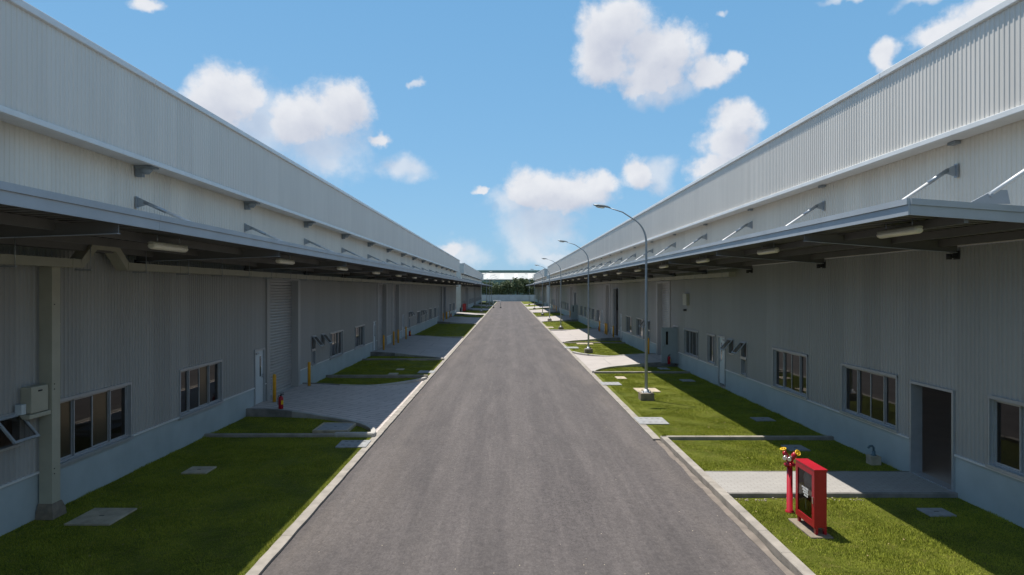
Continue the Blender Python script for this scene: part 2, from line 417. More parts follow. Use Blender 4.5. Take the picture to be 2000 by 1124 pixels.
# ------------------------------------------------------------------ warehouses
PITCH = .125
def prof(y):
    t = (y/PITCH) % 1.0
    return 0. if t < .5 else ((t-.5)/.12 if t < .62 else (1. if t < .88 else (1-t)/.12))
def ribs(xp, s, y0, y1, z0, z1, holes=(), depth=.017):
    """ribbed sheet in a plane x = xp, ribs standing out towards side s, with rectangular holes (ya,yb,za,zb)"""
    b = MB(); k0, k1 = int(math.floor(y0/PITCH)), int(math.ceil(y1/PITCH))
    br = {y0, y1}
    for k in range(k0, k1+1):
        for t in (0, .5, .62, .88): br.add((k+t)*PITCH)
    for h in holes: br.add(h[0]); br.add(h[1])
    br = sorted(v for v in br if y0 <= v <= y1)
    br = [v for i, v in enumerate(br) if i == 0 or v-br[i-1] > 1e-4]
    for a, c in zip(br[:-1], br[1:]):
        mid = (a+c)/2; spans = [(z0, z1)]
        for h in holes:
            if h[0] < mid < h[1]:
                ns = []
                for p, q in spans:
                    if h[3] <= p or h[2] >= q: ns.append((p, q)); continue
                    if h[2] > p: ns.append((p, h[2]))
                    if h[3] < q: ns.append((h[3], q))
                spans = ns
        xa, xc = xp+s*depth*prof(a+1e-5), xp+s*depth*prof(c-1e-5)
        for p, q in spans:
            b.face([(xa,a,p),(xc,c,p),(xc,c,q),(xa,a,q)])
    return b
meshcache = {}
def cached(key, fn):
    if key not in meshcache: meshcache[key] = fn()
    return meshcache[key]

def sliding(s, w, h, n, openmask=0):
    """aluminium slider: flashing round the hole, reveal, sill, n sashes. x=0 wall plane, outward = s"""
    f = MB(); t = .045; d = .15
    f.box(s*-.02, s*.05, -t, 0, -t, h+t).box(s*-.02, s*.05, w, w+t, -t, h+t)
    f.box(s*-.02, s*.055, -t, w+t, h+.001, h+t+.02).box(s*-.02, s*.075, -t-.03, w+t+.03, -t-.02, -.001)
    f.box(s*-d, s*-.021, .0, .03, 0, h).box(s*-d, s*-.021, w-.03, w, 0, h)
    f.box(s*-d, s*-.021, .031, w-.031, h-.03, h).box(s*-d, s*-.021, .031, w-.031, 0, .03)
    iw = (w-.062)/n
    for k in range(n):
        a = .031+k*iw; c = a+iw; off = -.085 if k % 2 else -.125; q = .026
        f.box(s*off, s*(off+.035), a, a+q, .031, h-.031).box(s*off, s*(off+.035), c-q, c, .031, h-.031)
        f.box(s*off, s*(off+.035), a+q, c-q, .031, .06).box(s*off, s*(off+.035), a+q, c-q, h-.06, h-.031)
    p = MB()
    for k in range(n):
        a = .031+k*iw+.026; c = a+iw-.052; off = (-.085 if k % 2 else -.125)+.017
        q_ = [(s*off,a,.06),(s*off,c,.06),(s*off,c,h-.06),(s*off,a,h-.06)]; p.face(q_ if s > 0 else q_[::-1])
    return f.mesh('window', M['frame']), p.mesh('pane', M['glass'])
def awning(s, w, h, ang=40):
    f = MB(); t = .045
    f.box(s*-.10, s*.045, -t, 0, -t, h+t).box(s*-.10, s*.045, w, w+t, -t, h+t)
    f.box(s*-.10, s*.05, 0, w, h, h+t).box(s*-.10, s*.05, 0, w, -t, 0)
    sa = MB(); pa = MB(); c, si = math.cos(math.radians(ang)), math.sin(math.radians(ang)); q = .05
    def P(y, l, o): return (s*(.055+l*si+o*c), y, h-.005-l*c+o*si)     # l along the sash from its top hinge
    def slab(b, y0, y1, l0, l1, o0, o1):
        v = [P(y0,l0,o0),P(y1,l0,o0),P(y1,l1,o0),P(y0,l1,o0),P(y0,l0,o1),P(y1,l0,o1),P(y1,l1,o1),P(y0,l1,o1)]
        n = len(b.v); b.v += v
        for Q in ((0,3,2,1),(4,5,6,7),(0,1,5,4),(1,2,6,5),(2,3,7,6),(3,0,4,7)): b.f.append(tuple(n+i for i in Q)); b.sm.append(False)
    slab(sa, .01, .01+q, 0, h, 0, .035); slab(sa, w-.01-q, w-.01, 0, h, 0, .035); slab(sa, .01+q, w-.01-q, 0, q, 0, .035); slab(sa, .01+q, w-.01-q, h-q, h, 0, .035)
    q_ = [P(.01+q,h-q,.018),P(w-.01-q,h-q,.018),P(w-.01-q,q,.018),P(.01+q,q,.018)]; pa.face(q_ if s > 0 else q_[::-1])
    return f.mesh('awning_window', M['frame']), sa.mesh('sash', M['frame']), pa.mesh('pane', M['glass'])
def shutter(s, w, h):
    d = .27; f = MB()
    f.box(s*-d, s*.07, -.30, 0, 0, h+.12).box(s*-d, s*.07, w, w+.30, 0, h+.12).box(s*-d, s*.065, .001, w-.001, h, h+.12).box(s*-d, s*-.005, .001, w-.001, -.25, -.004)
    b = MB(); z = 0; pr = []
    while z < h:
        for t, o in ((0,0),(.10,.034),(.45,.050),(.80,.040),(.93,.004)): pr.append((s*(-d+.01+o), min(z+t*.118, h)))
        z += .118
    pr.append((s*(-d+.01), h))
    for (xa, za), (xc, zc) in zip(pr[:-1], pr[1:]):
        if zc-za > 1e-5: b.face([(xa,0,za),(xa,w,za),(xc,w,zc),(xc,0,zc)])
    b.box(s*(-d+.01), s*(-d+.06), 0.002, w-.002, -.0, .06)
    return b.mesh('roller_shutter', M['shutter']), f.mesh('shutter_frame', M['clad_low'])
def doormesh(s, w, h, slot=True):
    l = MB(); l.box(s*-.06, s*-.015, .005, w-.005, .008, h-.004)
    f = MB(); t = .06
    f.box(s*-.09, s*.05, -t, -.001, 0, h+t).box(s*-.09, s*.05, w+.001, w+t, 0, h+t).box(s*-.09, s*.05, 0, w, h+.001, h+t)
    k = MB(); k.box(s*-.014, s*.01, w-.13, w-.07, h*.47, h*.47+.13); k.tube([(s*.03,w-.10,h*.5),(s*.04,w-.22,h*.5)], .012, 6); k.tube([(s*0,w-.10,h*.5),(s*.035,w-.10,h*.5)], .01, 6)
    k.box(s*-.014, s*.05, .1, .35, h-.13, h-.07)
    v = MB(); v.box(s*-.014, s*-.010, w*.62, w*.75, h*.50, h*.88)
    return l.mesh('door', M['door']), f.mesh('door_frame', M['frame']), k.mesh('handle', M['galv']), v.mesh('vision_glass', M['glass'])

def warehouse(label, s, xw, y0, y1, xf, fz0, fz1, cy0, cy1, xe, ct, cb, cwall, items, bays, zb, brace_in, gap_end=False):
    """s: side the building faces (+1 = towards +x).  items: wall openings.  bays: y of braces."""
    root = thing('warehouse', label, 'warehouse', (xw, y0, 0))
    P = lambda n, mb, m, bevel=0: part(n, mb, m, root, True, bevel)
    holes = []
    for it in items: holes.append((it[1], it[2], it[3], it[4]))
    PZ = .93
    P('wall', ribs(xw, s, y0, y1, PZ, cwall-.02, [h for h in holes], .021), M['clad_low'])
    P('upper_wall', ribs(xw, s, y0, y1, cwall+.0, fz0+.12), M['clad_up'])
    low = sorted([h for h in holes if h[2] < PZ-.02]); y = y0
    for h in low+[(y1, y1, 0, 0)]:
        if h[0]-.03 > y:
            P('plinth', MB().box(xw-s*.20, xw+s*.004, y, h[0]-.03, -.1, PZ-.012), M['plinth'])
        y = max(y, h[1]+.03)
    wins = sorted([h for h in holes if h[2] < PZ+.06]); y = y0
    for h in wins+[(y1, y1, 0, 0)]:
        if h[0]-.09 > y: P('base_flashing', MB().box(xw-s*.01, xw+s*.05, y, h[0]-.09, PZ-.01, PZ+.03), M['trim'])
        y = max(y, h[1]+.09)
    # parapet fascia with cap and drip trim, soffit
    P('fascia', ribs(xf, s, y0, y1, fz0+.10, fz1-.12, (), .0135), M['clad_fascia'])
    t = MB(); y = y0
    while y < y1-.01:
        e = min(y+6.0, y1); t.box(xf-s*.30, xf+s*.075, y+.004, e-.004, fz1-.14, fz1); y = e
    P('parapet_cap', t, M['trim'], .015)
    t = MB(); t.box(xf-s*.03, xf+s*.06, y0, y1, fz0, fz0+.11)
    t.box(xw+s*.03, xf-s*.031, y0, y1, fz0+.05, fz0+.09)
    P('fascia_trim', t, M['trim'], .01)
    # roof, back wall, ends, interior
    xb = xw-s*30
    t = MB(); zr = lambda x: fz1-.15+1.05*abs(x-(xf-s*.02))/abs(xw-s*15-(xf-s*.02))
    rx = [xf-s*.02, xw-s*11.9, xw-s*12.8, xw-s*15]
    for a_, c_ in ((0, 1), (2, 3)): t.face([(rx[a_],y0,zr(rx[a_])),(rx[a_],y1,zr(rx[a_])),(rx[c_],y1,zr(rx[c_])),(rx[c_],y0,zr(rx[c_]))])
    q = MB(); q.face([(rx[1],y0,zr(rx[1])+.02),(rx[1],y1,zr(rx[1])+.02),(rx[2],y1,zr(rx[2])+.02),(rx[2],y0,zr(rx[2])+.02)]); P('roof_light', q, M['glass'])  # invented glazed roof strip, added to let daylight into the dark interior
    t.face([(xw-s*15,y0,fz1+.9),(xw-s*15,y1,fz1+.9),(xb,y1,fz1-.2),(xb,y0,fz1-.2)])
    P('roof', t, M['roof'])
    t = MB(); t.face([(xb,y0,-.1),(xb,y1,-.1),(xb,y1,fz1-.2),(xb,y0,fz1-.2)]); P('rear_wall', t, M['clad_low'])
    for ye in (y0, y1):
        t = MB(); t.face([(xw,ye,-.1),(xw,ye,fz0+.1),(xf,ye,fz0+.1),(xf,ye,fz1-.14),(xw-s*15,ye,fz1+.88),(xb,ye,fz1-.2),(xb,ye,-.1)]); P('end_wall', t, M['plinth'] if gap_end else M['clad_fascia'])
    t = MB(); t.box(xw-s*13, xw-s*12.9, y0+.1, y1-.1, 0, fz1-.1); P('interior_wall', t, M['interior'])
    t = MB(); t.box(xw-s*12.8, xw-s*.02, y0+.1, y1-.1, -.05, .135); P('interior_floor', t, M['intfloor'])
    # canopy
    if cy1 > cy0:
        t = MB(); z0, z1 = cwall+.10, cb+.09
        n = int((cy1-cy0)/.25); depth = .03
        for k in range(n):
            a = cy0+(cy1-cy0)*k/n; c = cy0+(cy1-cy0)*(k+1)/n; m_ = (a+c)/2
            xi = xe-s*.02
            t.face([(xw+s*.03,a,z0),(xi,a,z1),(xi,m_,z1),(xw+s*.03,m_,z0)]); t.face([(xw+s*.03,m_,z0+depth),(xi,m_,z1+depth),(xi,c,z1+depth),(xw+s*.03,c,z0+depth)])
            t.face([(xw+s*.03,m_,z0),(xi,m_,z1),(xi,m_,z1+depth),(xw+s*.03,m_,z0+depth)]); t.face([(xw+s*.03,c,z0+depth),(xi,c,z1+depth),(xi,c,z1),(xw+s*.03,c,z0)])
        t.face([(xw+s*.03,cy0,z0+.05),(xe,cy0,z1+.05),(xe,cy1,z1+.05),(xw+s*.03,cy1,z0+.05)])
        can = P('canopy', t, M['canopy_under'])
        tr = MB(); y = cy0; zm = cb+(ct-cb)*.62
        jl = 6.2
        while y < cy1-.01:
            e = min(y+jl, cy1)
            tr.box(xe-s*.03, xe, y+.003, e-.003, cb, zm); tr.box(xe-s*.20, xe+s*.025, y+.003, e-.003, zm+.002, ct); y = e
        dz = (z0-z1)
        for ye, o in ((cy0, -1), (cy1, 1)):
            for (za, zc, oo) in ((cb, zm-.002, 0.0), (zm, ct-.002, .025)):
                yA, yB = ye+o*oo, ye-o*.03
                v = [(xe-s*.031,yA,za),(xw+s*.03,yA,za+dz),(xw+s*.03,yA,zc+dz),(xe-s*.031,yA,zc),(xe-s*.031,yB,za),(xw+s*.03,yB,za+dz),(xw+s*.03,yB,zc+dz),(xe-s*.031,yB,zc)]
                k = len(tr.v); tr.v += v
                for Q in ((0,1,2,3),(7,6,5,4),(0,4,5,1),(1,5,6,2),(2,6,7,3),(3,7,4,0)): tr.f.append(tuple(k+i for i in Q)); tr.sm.append(False)
        ed = part('edge_trim', tr, M['canopy_trim'], can)
        zl = lambda x: z0+(z1-z0)*abs(x-xw)/abs(xe-xw)
        for fr in (.12, .42, .72):
            x = xw+(xe-xw)*fr; q = MB(); q.box(x-.035, x+.035, cy0+.05, cy1-.05, zl(x)-.15, zl(x)-.004); part('purlin', q, M['canopy_under'], can)
        for y in bays:
            if not cy0+1 < y < cy1: continue
            q = MB(); x0, x1 = xw+s*.03, xe-s*.06
            za, zc = zl(x0)-.151, zl(x1)-.151
            def slab(ya, yb, d0, d1):
                k = len(q.v)
                q.v += [(x0,ya,za-d0),(x1,ya,zc-d0*.75),(x1,yb,zc-d0*.75),(x0,yb,za-d0),(x0,ya,za-d1),(x1,ya,zc-d1*.75),(x1,yb,zc-d1*.75),(x0,yb,za-d1)]
                for Q in ((0,3,2,1),(4,5,6,7),(0,1,5,4),(1,2,6,5),(2,3,7,6),(3,0,4,7)): q.f.append(tuple(k+i for i in Q)); q.sm.append(False)
            slab(y-.01, y+.01, -.13, .09); part('beam', q, M['canopy_under'], can)
            q = MB(); slab(y-.045, y+.045, .091, .101); part('beam_flange', q, M['steel'], can)
            q = MB(); q.box(xw+s*.03, xw+s*.16, y-.05, y+.05, za-.21, za-.116); q.box(xw+s*.03, xw+s*.05, y-.09, y+.09, za-.24, za-.06); q.tube([(xw+s*.20,y,za-.24),(xw+s*.20,y,za-.12)], .055, 10)
            part('beam_seat', q, M['dark'], can)
    # tie rods down to the canopy and stub brackets under the parapet
    for i, y in enumerate(bays):
        xa = xw+s*.05; xc = xw+s*brace_in; zc = ct+.02
        A = Vector((xa+s*.22, y, zb-.09)); B = Vector((xc, y, zc+.10)); C = A.lerp(B, .27)
        q = MB(); q.tube([A.lerp(B, .25), B], .036, 10); br = P('brace', q, M['rod'])
        q = MB()
        q.box(xa-s*.03, xa+s*.012, y-.05, y+.05, zb-.22, zb+.07)
        q.rings([[(xa+s*.013,y-.012,zb+.05),(xa+s*.013,y-.012,zb-.20),(A.x,y-.012,A.z-.05),(A.x,y-.012,A.z+.05)],[(xa+s*.013,y+.012,zb+.05),(xa+s*.013,y+.012,zb-.20),(A.x,y+.012,A.z-.05),(A.x,y+.012,A.z+.05)]], False)
        q.tube([A-(B-A).normalized()*.05, C], .043, 10)
        part('bracket', q, M['galv'], br)
        q = MB(); q.rings([[(xc-s*.35,y-.012,zc-.04),(xc+s*.35,y-.012,zc-.04),(xc-s*.08,y-.012,zc+.19),(xc-s*.30,y-.012,zc+.19)],[(xc-s*.35,y+.012,zc-.04),(xc+s*.35,y+.012,zc-.04),(xc-s*.08,y+.012,zc+.19),(xc-s*.30,y+.012,zc+.19)]], False)
        q.tube([(xc-s*.02,y-.05,zc+.10),(xc-s*.02,y+.05,zc+.10)], .03, 8); part('foot_plate', q, M['canopy_trim'], br)
        q = MB(); q.box(xw+s*.03, xw+s*(.52 if s > 0 else .16), y-.12, y+.12, fz0-.02, fz0+.04); 
        if s > 0:
            q.box(xw+s*.03, xw+s*.20, y-.06, y+.06, fz0-.22, fz0-.021); q.lathe([(.08,fz0-.15),(.15,fz0-.06),(.15,fz0-.021)], (xw+s*.26, y, 0), 12)
        P('eave_bracket', q, M['eave'])
    # openings
    for it in items:
        k, ya, yb, za, zc = it[:5]; w = round(yb-ya, 2); h = round(zc-za, 2)
        def put(name, me, par=root, wld=True, loc=(xw, ya, za)):
            o = link(name, me, par, wld)
            if par is root: o.location = loc
            return o
        if k[0] == 'w':
            n = int(k[1]); mf, mp = cached((k, s, w, h), lambda: sliding(s, w, h, n))
            wo = put('window', mf); put('pane', mp, wo, False)
            if len(it) > 5:
                iw = w/n
                for j in it[5]:
                    b = MB(); b.box(s*(-.085 if j % 2 else -.125)+s*.021, s*(-.085 if j % 2 else -.125)+s*.024, j*iw+.075, (j+1)*iw-.015, .062, h-.062)
                    part('film_pane', b, M['film'], wo)
        elif k == 'a':
            mf, ms, mp = cached((k, s, w, h), lambda: awning(s, w, h))
            wo = put('awning_window', mf); so = put('sash', ms, wo, False); put('pane', mp, wo, False)
        elif k == 's':
            ms, mf = cached((k, s, w, h), lambda: shutter(s, w, h))
            so = put('roller_shutter', ms); put('shutter_frame', mf, so, False)
        elif k == 'd':
            ml, mf, mh, mv = cached((k, s, w, h), lambda: doormesh(s, w, h))
            do = put('door', ml); put('door_frame', mf, do, False); put('handle', mh, do, False); put('vision_glass', mv, do, False)
        elif k == 'o':                                                    # open doorway
            b = MB(); t = .06; d = .22
            b.box(-s*d, s*.05, -t, -.001, 0, h+t).box(-s*d, s*.05, w+.001, w+t, 0, h+t).box(-s*d, s*.05, 0, w, h+.001, h+t).box(-s*d, s*.04, 0, w, -.05, .02)
            do = put('door_frame', b.mesh('door_frame', M['frame']))
        if len(it) > 5 and it[5] == 'leaf':
            b = MB(); b.box(s*.06, s*.98, -.07, -.02, .02, h-.02); lf = put('door', b.mesh('door', M['leaf']))
            b = MB(); b.box(s*.60, s*.72, -.078, -.071, h*.52, h*.88); put('vision_glass', b.mesh('vision_glass', M['glass']), lf, False)
            b = MB(); b.box(s*.84, s*.90, -.10, -.071, h*.47, h*.53); b.tube([(s*.87,-.13,h*.5),(s*.74,-.13,h*.5)], .012, 6); put('handle', b.mesh('handle', M['galv']), lf, False)
    return root

def yl(u): return F*abs(WL)/(U0-u)
def yr(u): return F*WR/(u-U0)
WZ0, WZ1 = .95, 2.20
def lw(u0, n=4, w=2.65, *x): a = yl(u0); return ('w%d' % n, a, a+w, WZ0, WZ1, *x)
def rw(u1, n=4, w=2.65, *x): a = yr(u1); return ('w%d' % n, a, a+w, 1.02, 2.31, *x)
SH = 4.86
left_items = [
    ('w4', 3.0, 5.65, WZ0, WZ1), ('a', 11.75, 12.40, 1.62, 2.18), ('w4', 13.42, 16.05, WZ0, WZ1, (0, 2)), ('w4', 18.5, 21.15, WZ0, WZ1, (2,)),
    ('d', 23.98, 24.85, ZW, 2.25), ('s', 25.35, 28.75, ZW, SH),
    ('a', 30.85, 31.45, 1.70, 2.28), ('w1', 30.9, 31.4, 1.0, 1.6), ('a', 32.4, 33.0, 1.70, 2.28),
    lw(643.5, 4, 2.6), lw(692, 4, 2.6), ('d', 44.9, 45.8, ZW, 2.25),
    ('s', 46.5, 49.6, ZW, SH), ('s', 52.4, 55.4, ZW, SH), ('d', 57.2, 58.1, ZW, 2.25),
    ('a', 61.0, 61.6, 1.9, 2.4), ('a', 62.3, 62.9, 1.9, 2.4), ('w1', 61.0, 61.7, .95, 1.8), lw(813.5, 4, 2.5), ('a', 69.6, 70.2, 1.7, 2.28), ('w1', 69.6, 70.2, 1.0, 1.6), ('a', 71.3, 71.9, 1.7, 2.28), ('w1', 73.2, 73.9, .95, 2.2), lw(837.5, 4, 2.5), lw(848, 2, 1.9), ('d', 86.2, 87.1, ZW, 2.25),
    ('s', 88.4, 91.6, ZW, SH), ('o', 93.6, 96.8, ZW, SH), lw(877.5, 4, 2.6), lw(885, 4, 2.6)]
left_b2 = [('w4', 133, 135.6, WZ0, WZ1), ('w4', 137, 139.6, WZ0, WZ1), ('s', 142, 145, ZW, SH), ('s', 147, 150, ZW, SH)] + \
    [('w4', y, y+2.6, WZ0, WZ1) for y in (156, 161, 166, 171)] + [('s', 176, 179, ZW, SH), ('s', 181, 184, ZW, SH)] + [('w4', y, y+2.6, WZ0, WZ1) for y in (189, 195, 201, 207, 213, 219)]
right_items = [
    ('w4', yr(1937)-2.65, yr(1937), 1.02, 2.33), ('o', yr(1862.5), yr(1783), .14, 2.26), ('w4', 16.42, 19.08, 1.02, 2.31), ('w4', 21.35, 24.05, 1.02, 2.33),
    ('a', 26.75, 27.35, 1.74, 2.33), ('w1', 26.8, 27.35, 1.02, 1.64), ('a', 28.3, 28.9, 1.74, 2.33), ('d', 29.45, 30.3, .24, 2.33),
    ('w2', 30.85, 32.0, 1.02, 2.31), ('w4', 33.55, 36.2, 1.02, 2.31), ('o', 37.6, 38.5, ZW, 2.35, 'leaf'), ('s', 39.6, 42.6, ZW, SH),
    ('a', 45.0, 45.6, 1.74, 2.33), ('w1', 45.0, 45.6, 1.0, 1.64), ('a', 46.2, 46.8, 1.74, 2.33), ('w4', 47.2, 49.8, 1.02, 2.31), ('w4', 51.6, 54.2, 1.02, 2.31), ('d', 56.2, 57.1, ZW, 2.35),
    ('o', 58.0, 60.6, ZW, 4.55), ('s', 62.6, 65.4, ZW, SH), ('d', 67.6, 68.4, ZW, 2.35), ('w4', 69.6, 72.2, 1.02, 2.31), ('w4', 73.9, 76.5, 1.02, 2.31),
    ('a', 77.8, 78.4, 1.74, 2.33), ('a', 79.5, 80.1, 1.74, 2.33), ('w2', 82.3, 84.0, 1.02, 2.31), ('w4', 86, 88.5, 1.02, 2.31),
    ('o', 92, 92.9, ZW, 2.35, 'leaf'), ('o', 94.2, 97, ZW, 4.0), ('s', 100, 103, ZW, SH), ('w4', 106, 108.6, 1.02, 2.31), ('w4', 110.5, 113.1, 1.02, 2.31), ('a', 115, 115.6, 1.74, 2.33), ('a', 116.5, 117.1, 1.74, 2.33), ('w4', 118.5, 121.1, 1.02, 2.31),
    ('s', 126, 129, ZW, SH), ('s', 131, 134, ZW, SH), ('w4', 138, 140.6, 1.02, 2.31), ('w4', 144, 146.6, 1.02, 2.31)]
right_b2 = [('w4', 174, 176.6, 1.02, 2.31), ('s', 180, 183, ZW, SH), ('s', 186, 189, ZW, SH), ('w4', 194, 196.6, 1.02, 2.31), ('w4', 200, 202.6, 1.02, 2.31), ('s', 210, 213, ZW, SH), ('w4', 220, 222.6, 1.02, 2.31)]
LB = [9.6+6.72*k for k in range(16)]; RB = [14.2+5.98*k for k in range(24)]
XFL, XFR = -8.55, 9.0
W1 = warehouse('long grey ribbed warehouse lining the shaded left side of the road, nearest the camera', 1, WL, -8, 116.5, XFL, 7.47, 9.55, -8, 116.4, -5.56, 5.68, 5.435, 5.32,
    left_items, LB, 6.70, 2.1)
W2 = warehouse('second grey warehouse on the left, beyond the narrow gap', 1, WL, 128, 228, XFL, 7.47, 9.55, 122, 240, -5.56, 5.68, 5.435, 5.32, left_b2, [131+6.72*k for k in range(14)], 6.70, 2.1, True)
W3 = warehouse('long ribbed warehouse on the right whose canopy ends near the camera', -1, WR, -8, 153, XFR, 7.60, 9.70, 10.4, 153, 6.25, 5.92, 5.66, 5.42, right_items, [10.95]+RB, 7.10, 1.70)
W4 = warehouse('farther warehouse on the right, past the pale end wall and gap', -1, WR, 167, 238, XFR, 7.60, 9.70, 160, 240, 6.25, 5.92, 5.66, 5.42, right_b2, [170+5.98*k for k in range(11)], 7.10, 1.70, True)

# ------------------------------------------------------------------ things on and under the canopies
def batten_mb():
    b = MB(); d = MB(); n = 10
    def cap(rx, rz, z, y): return [(rx*math.cos(2*PI*j/n), y, z+rz*math.sin(2*PI*j/n)) for j in range(n)]
    b.rings([cap(.05,.02,.05,-.62), cap(.075,.035,.05,-.58), cap(.075,.035,.05,.58), cap(.05,.02,.05,.62)])
    d.rings([cap(.05,.035,.0,-.61), cap(.09,.06,.0,-.56), cap(.09,.06,.0,.56), cap(.05,.035,.0,.61)])
    return b, d
t0 = thing('batten_light', '', 'ceiling light', group='batten lights under the canopies')
b, d = batten_mb(); part('housing', b, M['cream'], t0); part('diffuser', d, M['diffuser'], t0)
q = MB(); q.tube([(0,-.4,.08),(0,-.4,.20)], .012, 6); q.tube([(0,.4,.08),(0,.4,.20)], .012, 6); part('hanger', q, M['galv'], t0)
used = False
for k in range(17):
    place(t0, used, (-6.25, 12.25+6.4*k, 5.26), '%s cream batten light from the camera under the left canopy' % ORD[k]); used = True
for k in range(24):
    place(t0, True, (6.95, 11.85+5.98*k, 5.50), '%s cream batten light from the camera under the right canopy' % ORD[k])

def tray(label, s, xw, xt, y0, y1, z, hump=None, hs=2.1):
    root = thing('cable_tray', label, 'cable tray', (xt, y0, z))
    b = MB(); y = y0
    spans = [(y0, y1)] if not hump else [(y0, hump[0]), (hump[3], y1)]
    for a, c in spans:
        y = a
        while y < c-.01:
            e = min(y+2.4, c); b.box(xt-.13, xt+.13, y+.004, e-.004, z, z+.17)
            b.box(xt-.14, xt+.14, y-.03, y+.03, z-.006, z+.176); y = e
    if hump:
        h0, h1, h2, h3 = hump; H = .40
        def ring(y, zz, n): return [(xt-.13,y-n[0],zz+n[1]),(xt+.13,y-n[0],zz+n[1]),(xt+.13,y+n[2],zz+n[3]),(xt-.13,y+n[2],zz+n[3])]
        pts = [(h0,0),(h0+.07,.01),(h0+.13,.06),(h1-.06,H-.06),(h1,H-.01),(h1+.08,H),(h2-.08,H),(h2,H-.01),(h2+.06,H-.06),(h3-.13,.06),(h3-.07,.01),(h3,0)]
        rs = []
        for i, (yy, zz) in enumerate(pts):
            a = pts[max(i-1,0)]; c = pts[min(i+1,len(pts)-1)]; dy, dz = c[0]-a[0], c[1]-a[1]; l = math.hypot(dy, dz); ny, nz = -dz/l, dy/l
            rs.append([(xt-.13,yy-ny*.0,z+zz),(xt+.13,yy,z+zz),(xt+.13,yy+ny*.17,z+zz+nz*.17),(xt-.13,yy+ny*.17,z+zz+nz*.17)])
        b.rings(rs, False)
    part('duct', b, M['cream'], root, True)
    y = y0+.8
    while y < min(y1, 80):
        q = MB(); q.tube([(xt-.15,y,z-.02),(xt-.15,y,5.45)], .008, 5); q.tube([(xt+.15,y,z-.02),(xt+.15,y,5.45)], .008, 5); q.box(xt-.17, xt+.17, y-.02, y+.02, z-.05, z-.02)
        part('hanger', q, M['galv'], root, True); y += hs
    return root
tray('cream steel cable trunking hung along the left warehouse under its canopy', 1, WL, -8.75, -6, 116, 4.93, (13.45, 13.95, 14.62, 15.12))
tray('cream cable trunking hung along the right warehouse, starting past the near canopy bays', -1, WR, 9.2, 27.4, 152, 5.02)

# cream riser duct with its boxes on the left wall
root = thing('riser_duct', 'tall cream cable riser on a concrete foot, left wall beside the near window', 'cable duct', (-9.0, 13.0, 0))
q = MB(); q.box(-9.11, -8.86, 12.92, 13.16, .33, 4.93)
for z in (1.0, 2.4, 3.8): q.box(-9.115, -8.855, 12.915, 13.165, z, z+.03)
part('duct', q, M['cream'], root, True)
q = MB(); q.rings([[(-9.13,12.82,-.05),(-8.78,12.82,-.05),(-8.78,13.26,-.05),(-9.13,13.26,-.05)],[(-9.13,12.85,.18),(-8.80,12.85,.18),(-8.80,13.23,.18),(-9.13,13.23,.18)],[(-9.12,12.90,.33),(-8.84,12.90,.33),(-8.84,13.18,.33),(-9.12,13.18,.33)]], False); part('footing', q, M['block'], root, True)
q = MB()
for z in (2.55, 2.65, .9, 1.0, 4.2): q.lathe([(.012,0),(.012,.01)], (-8.856, 12.98, z), 6, 'x')
part('bolts', q, M['dark'], root, True)['kind'] = 'stuff'
root = thing('wall_box', 'cream steel electrical box on a ledge left of the tall riser', 'electrical box', (-8.95, 12.6, 2.1))
q = MB(); q.box(-9.11, -8.90, 12.42, 12.88, 2.17, 2.66); part('box', q, M['cream'], root, True, .01)
q = MB(); q.box(-9.11, -8.86, 12.32, 12.90, 2.08, 2.16); part('ledge', q, M['cream'], root, True, .008)
q = MB(); q.box(-9.11, -8.98, 12.28, 12.40, 2.17, 2.36); part('switch', q, M['door'], root, True, .006)
q = MB(); q.box(-8.899, -8.89, 12.60, 12.70, 2.56, 2.59); part('handle', q, M['dark'], root, True)
root = thing('wall_box', 'pale slim box high on the right wall beside the first shutter', 'electrical box', (9.5, 35.6, 3.6))
q = MB(); q.box(9.40, 9.57, 35.2, 35.9, 3.65, 4.25); part('box', q, M['cream'], root, True, .01)
q = MB(); q.box(9.43, 9.57, 35.75, 35.95, 3.32, 3.42); part('socket', q, M['dark'], root, True)

# ------------------------------------------------------------------ street lamps
lp = thing('street_lamp', '', 'street lamp', group='street lamps along the road')
q = MB(); q.box(-.27, .27, -.27, .27, -.1, .30); part('footing', q, M['block'], lp, False, .015)
q = MB(); q.box(-.17, .17, -.17, .17, .301, .322); q.lathe([(.15,.322),(.10,.36),(.085,.44)], n=14); part('base_plate', q, M['rod'], lp)
for i in (-1, 1):
    for j in (-1, 1):
        q = MB(); q.tube([(i*.14,j*.14,.322),(i*.14,j*.14,.40)], .016, 6); part('bolt', q, M['dark'], lp)
pts = [(0,0,.33),(0,0,3.0),(0,0,6.35)]; rr = [.066, .056, .043]
for k in range(1, 9):
    a = k/8*1.15; pts.append((-.95*(1-math.cos(a)), 0, 6.35+1.05*math.sin(a))); rr.append(.042-.0018*k)
pts += [(-.95,0,7.56),(-1.50,0,7.74)]; rr += [.025, .02]
q = MB(); q.tube(pts, rr, 12); part('pole', q, M['lamp_steel'], lp)
q = MB()
def hr(x, w, zt, zb, z):
    w *= .85; zt *= .75; zb *= .75
    return [(x, w*math.cos(2*PI*j/12), z+(zt if math.sin(2*PI*j/12) > 0 else zb)*math.sin(2*PI*j/12)) for j in range(12)]
q.rings([hr(-1.44,.035,.035,.035,7.73), hr(-1.54,.07,.06,.05,7.77), hr(-1.70,.13,.08,.055,7.80), hr(-1.95,.14,.075,.05,7.83), hr(-2.10,.08,.05,.03,7.85), hr(-2.14,.03,.02,.01,7.855)])
part('lamp_head', q, M['lamp_steel'], lp)
q = MB(); q.rings([hr(-1.68,.03,.004,.03,7.745), hr(-1.75,.10,.004,.06,7.755), hr(-1.95,.10,.004,.06,7.78), hr(-2.04,.03,.004,.03,7.80)]); part('lamp_glass', q, M['diffuser'], lp)
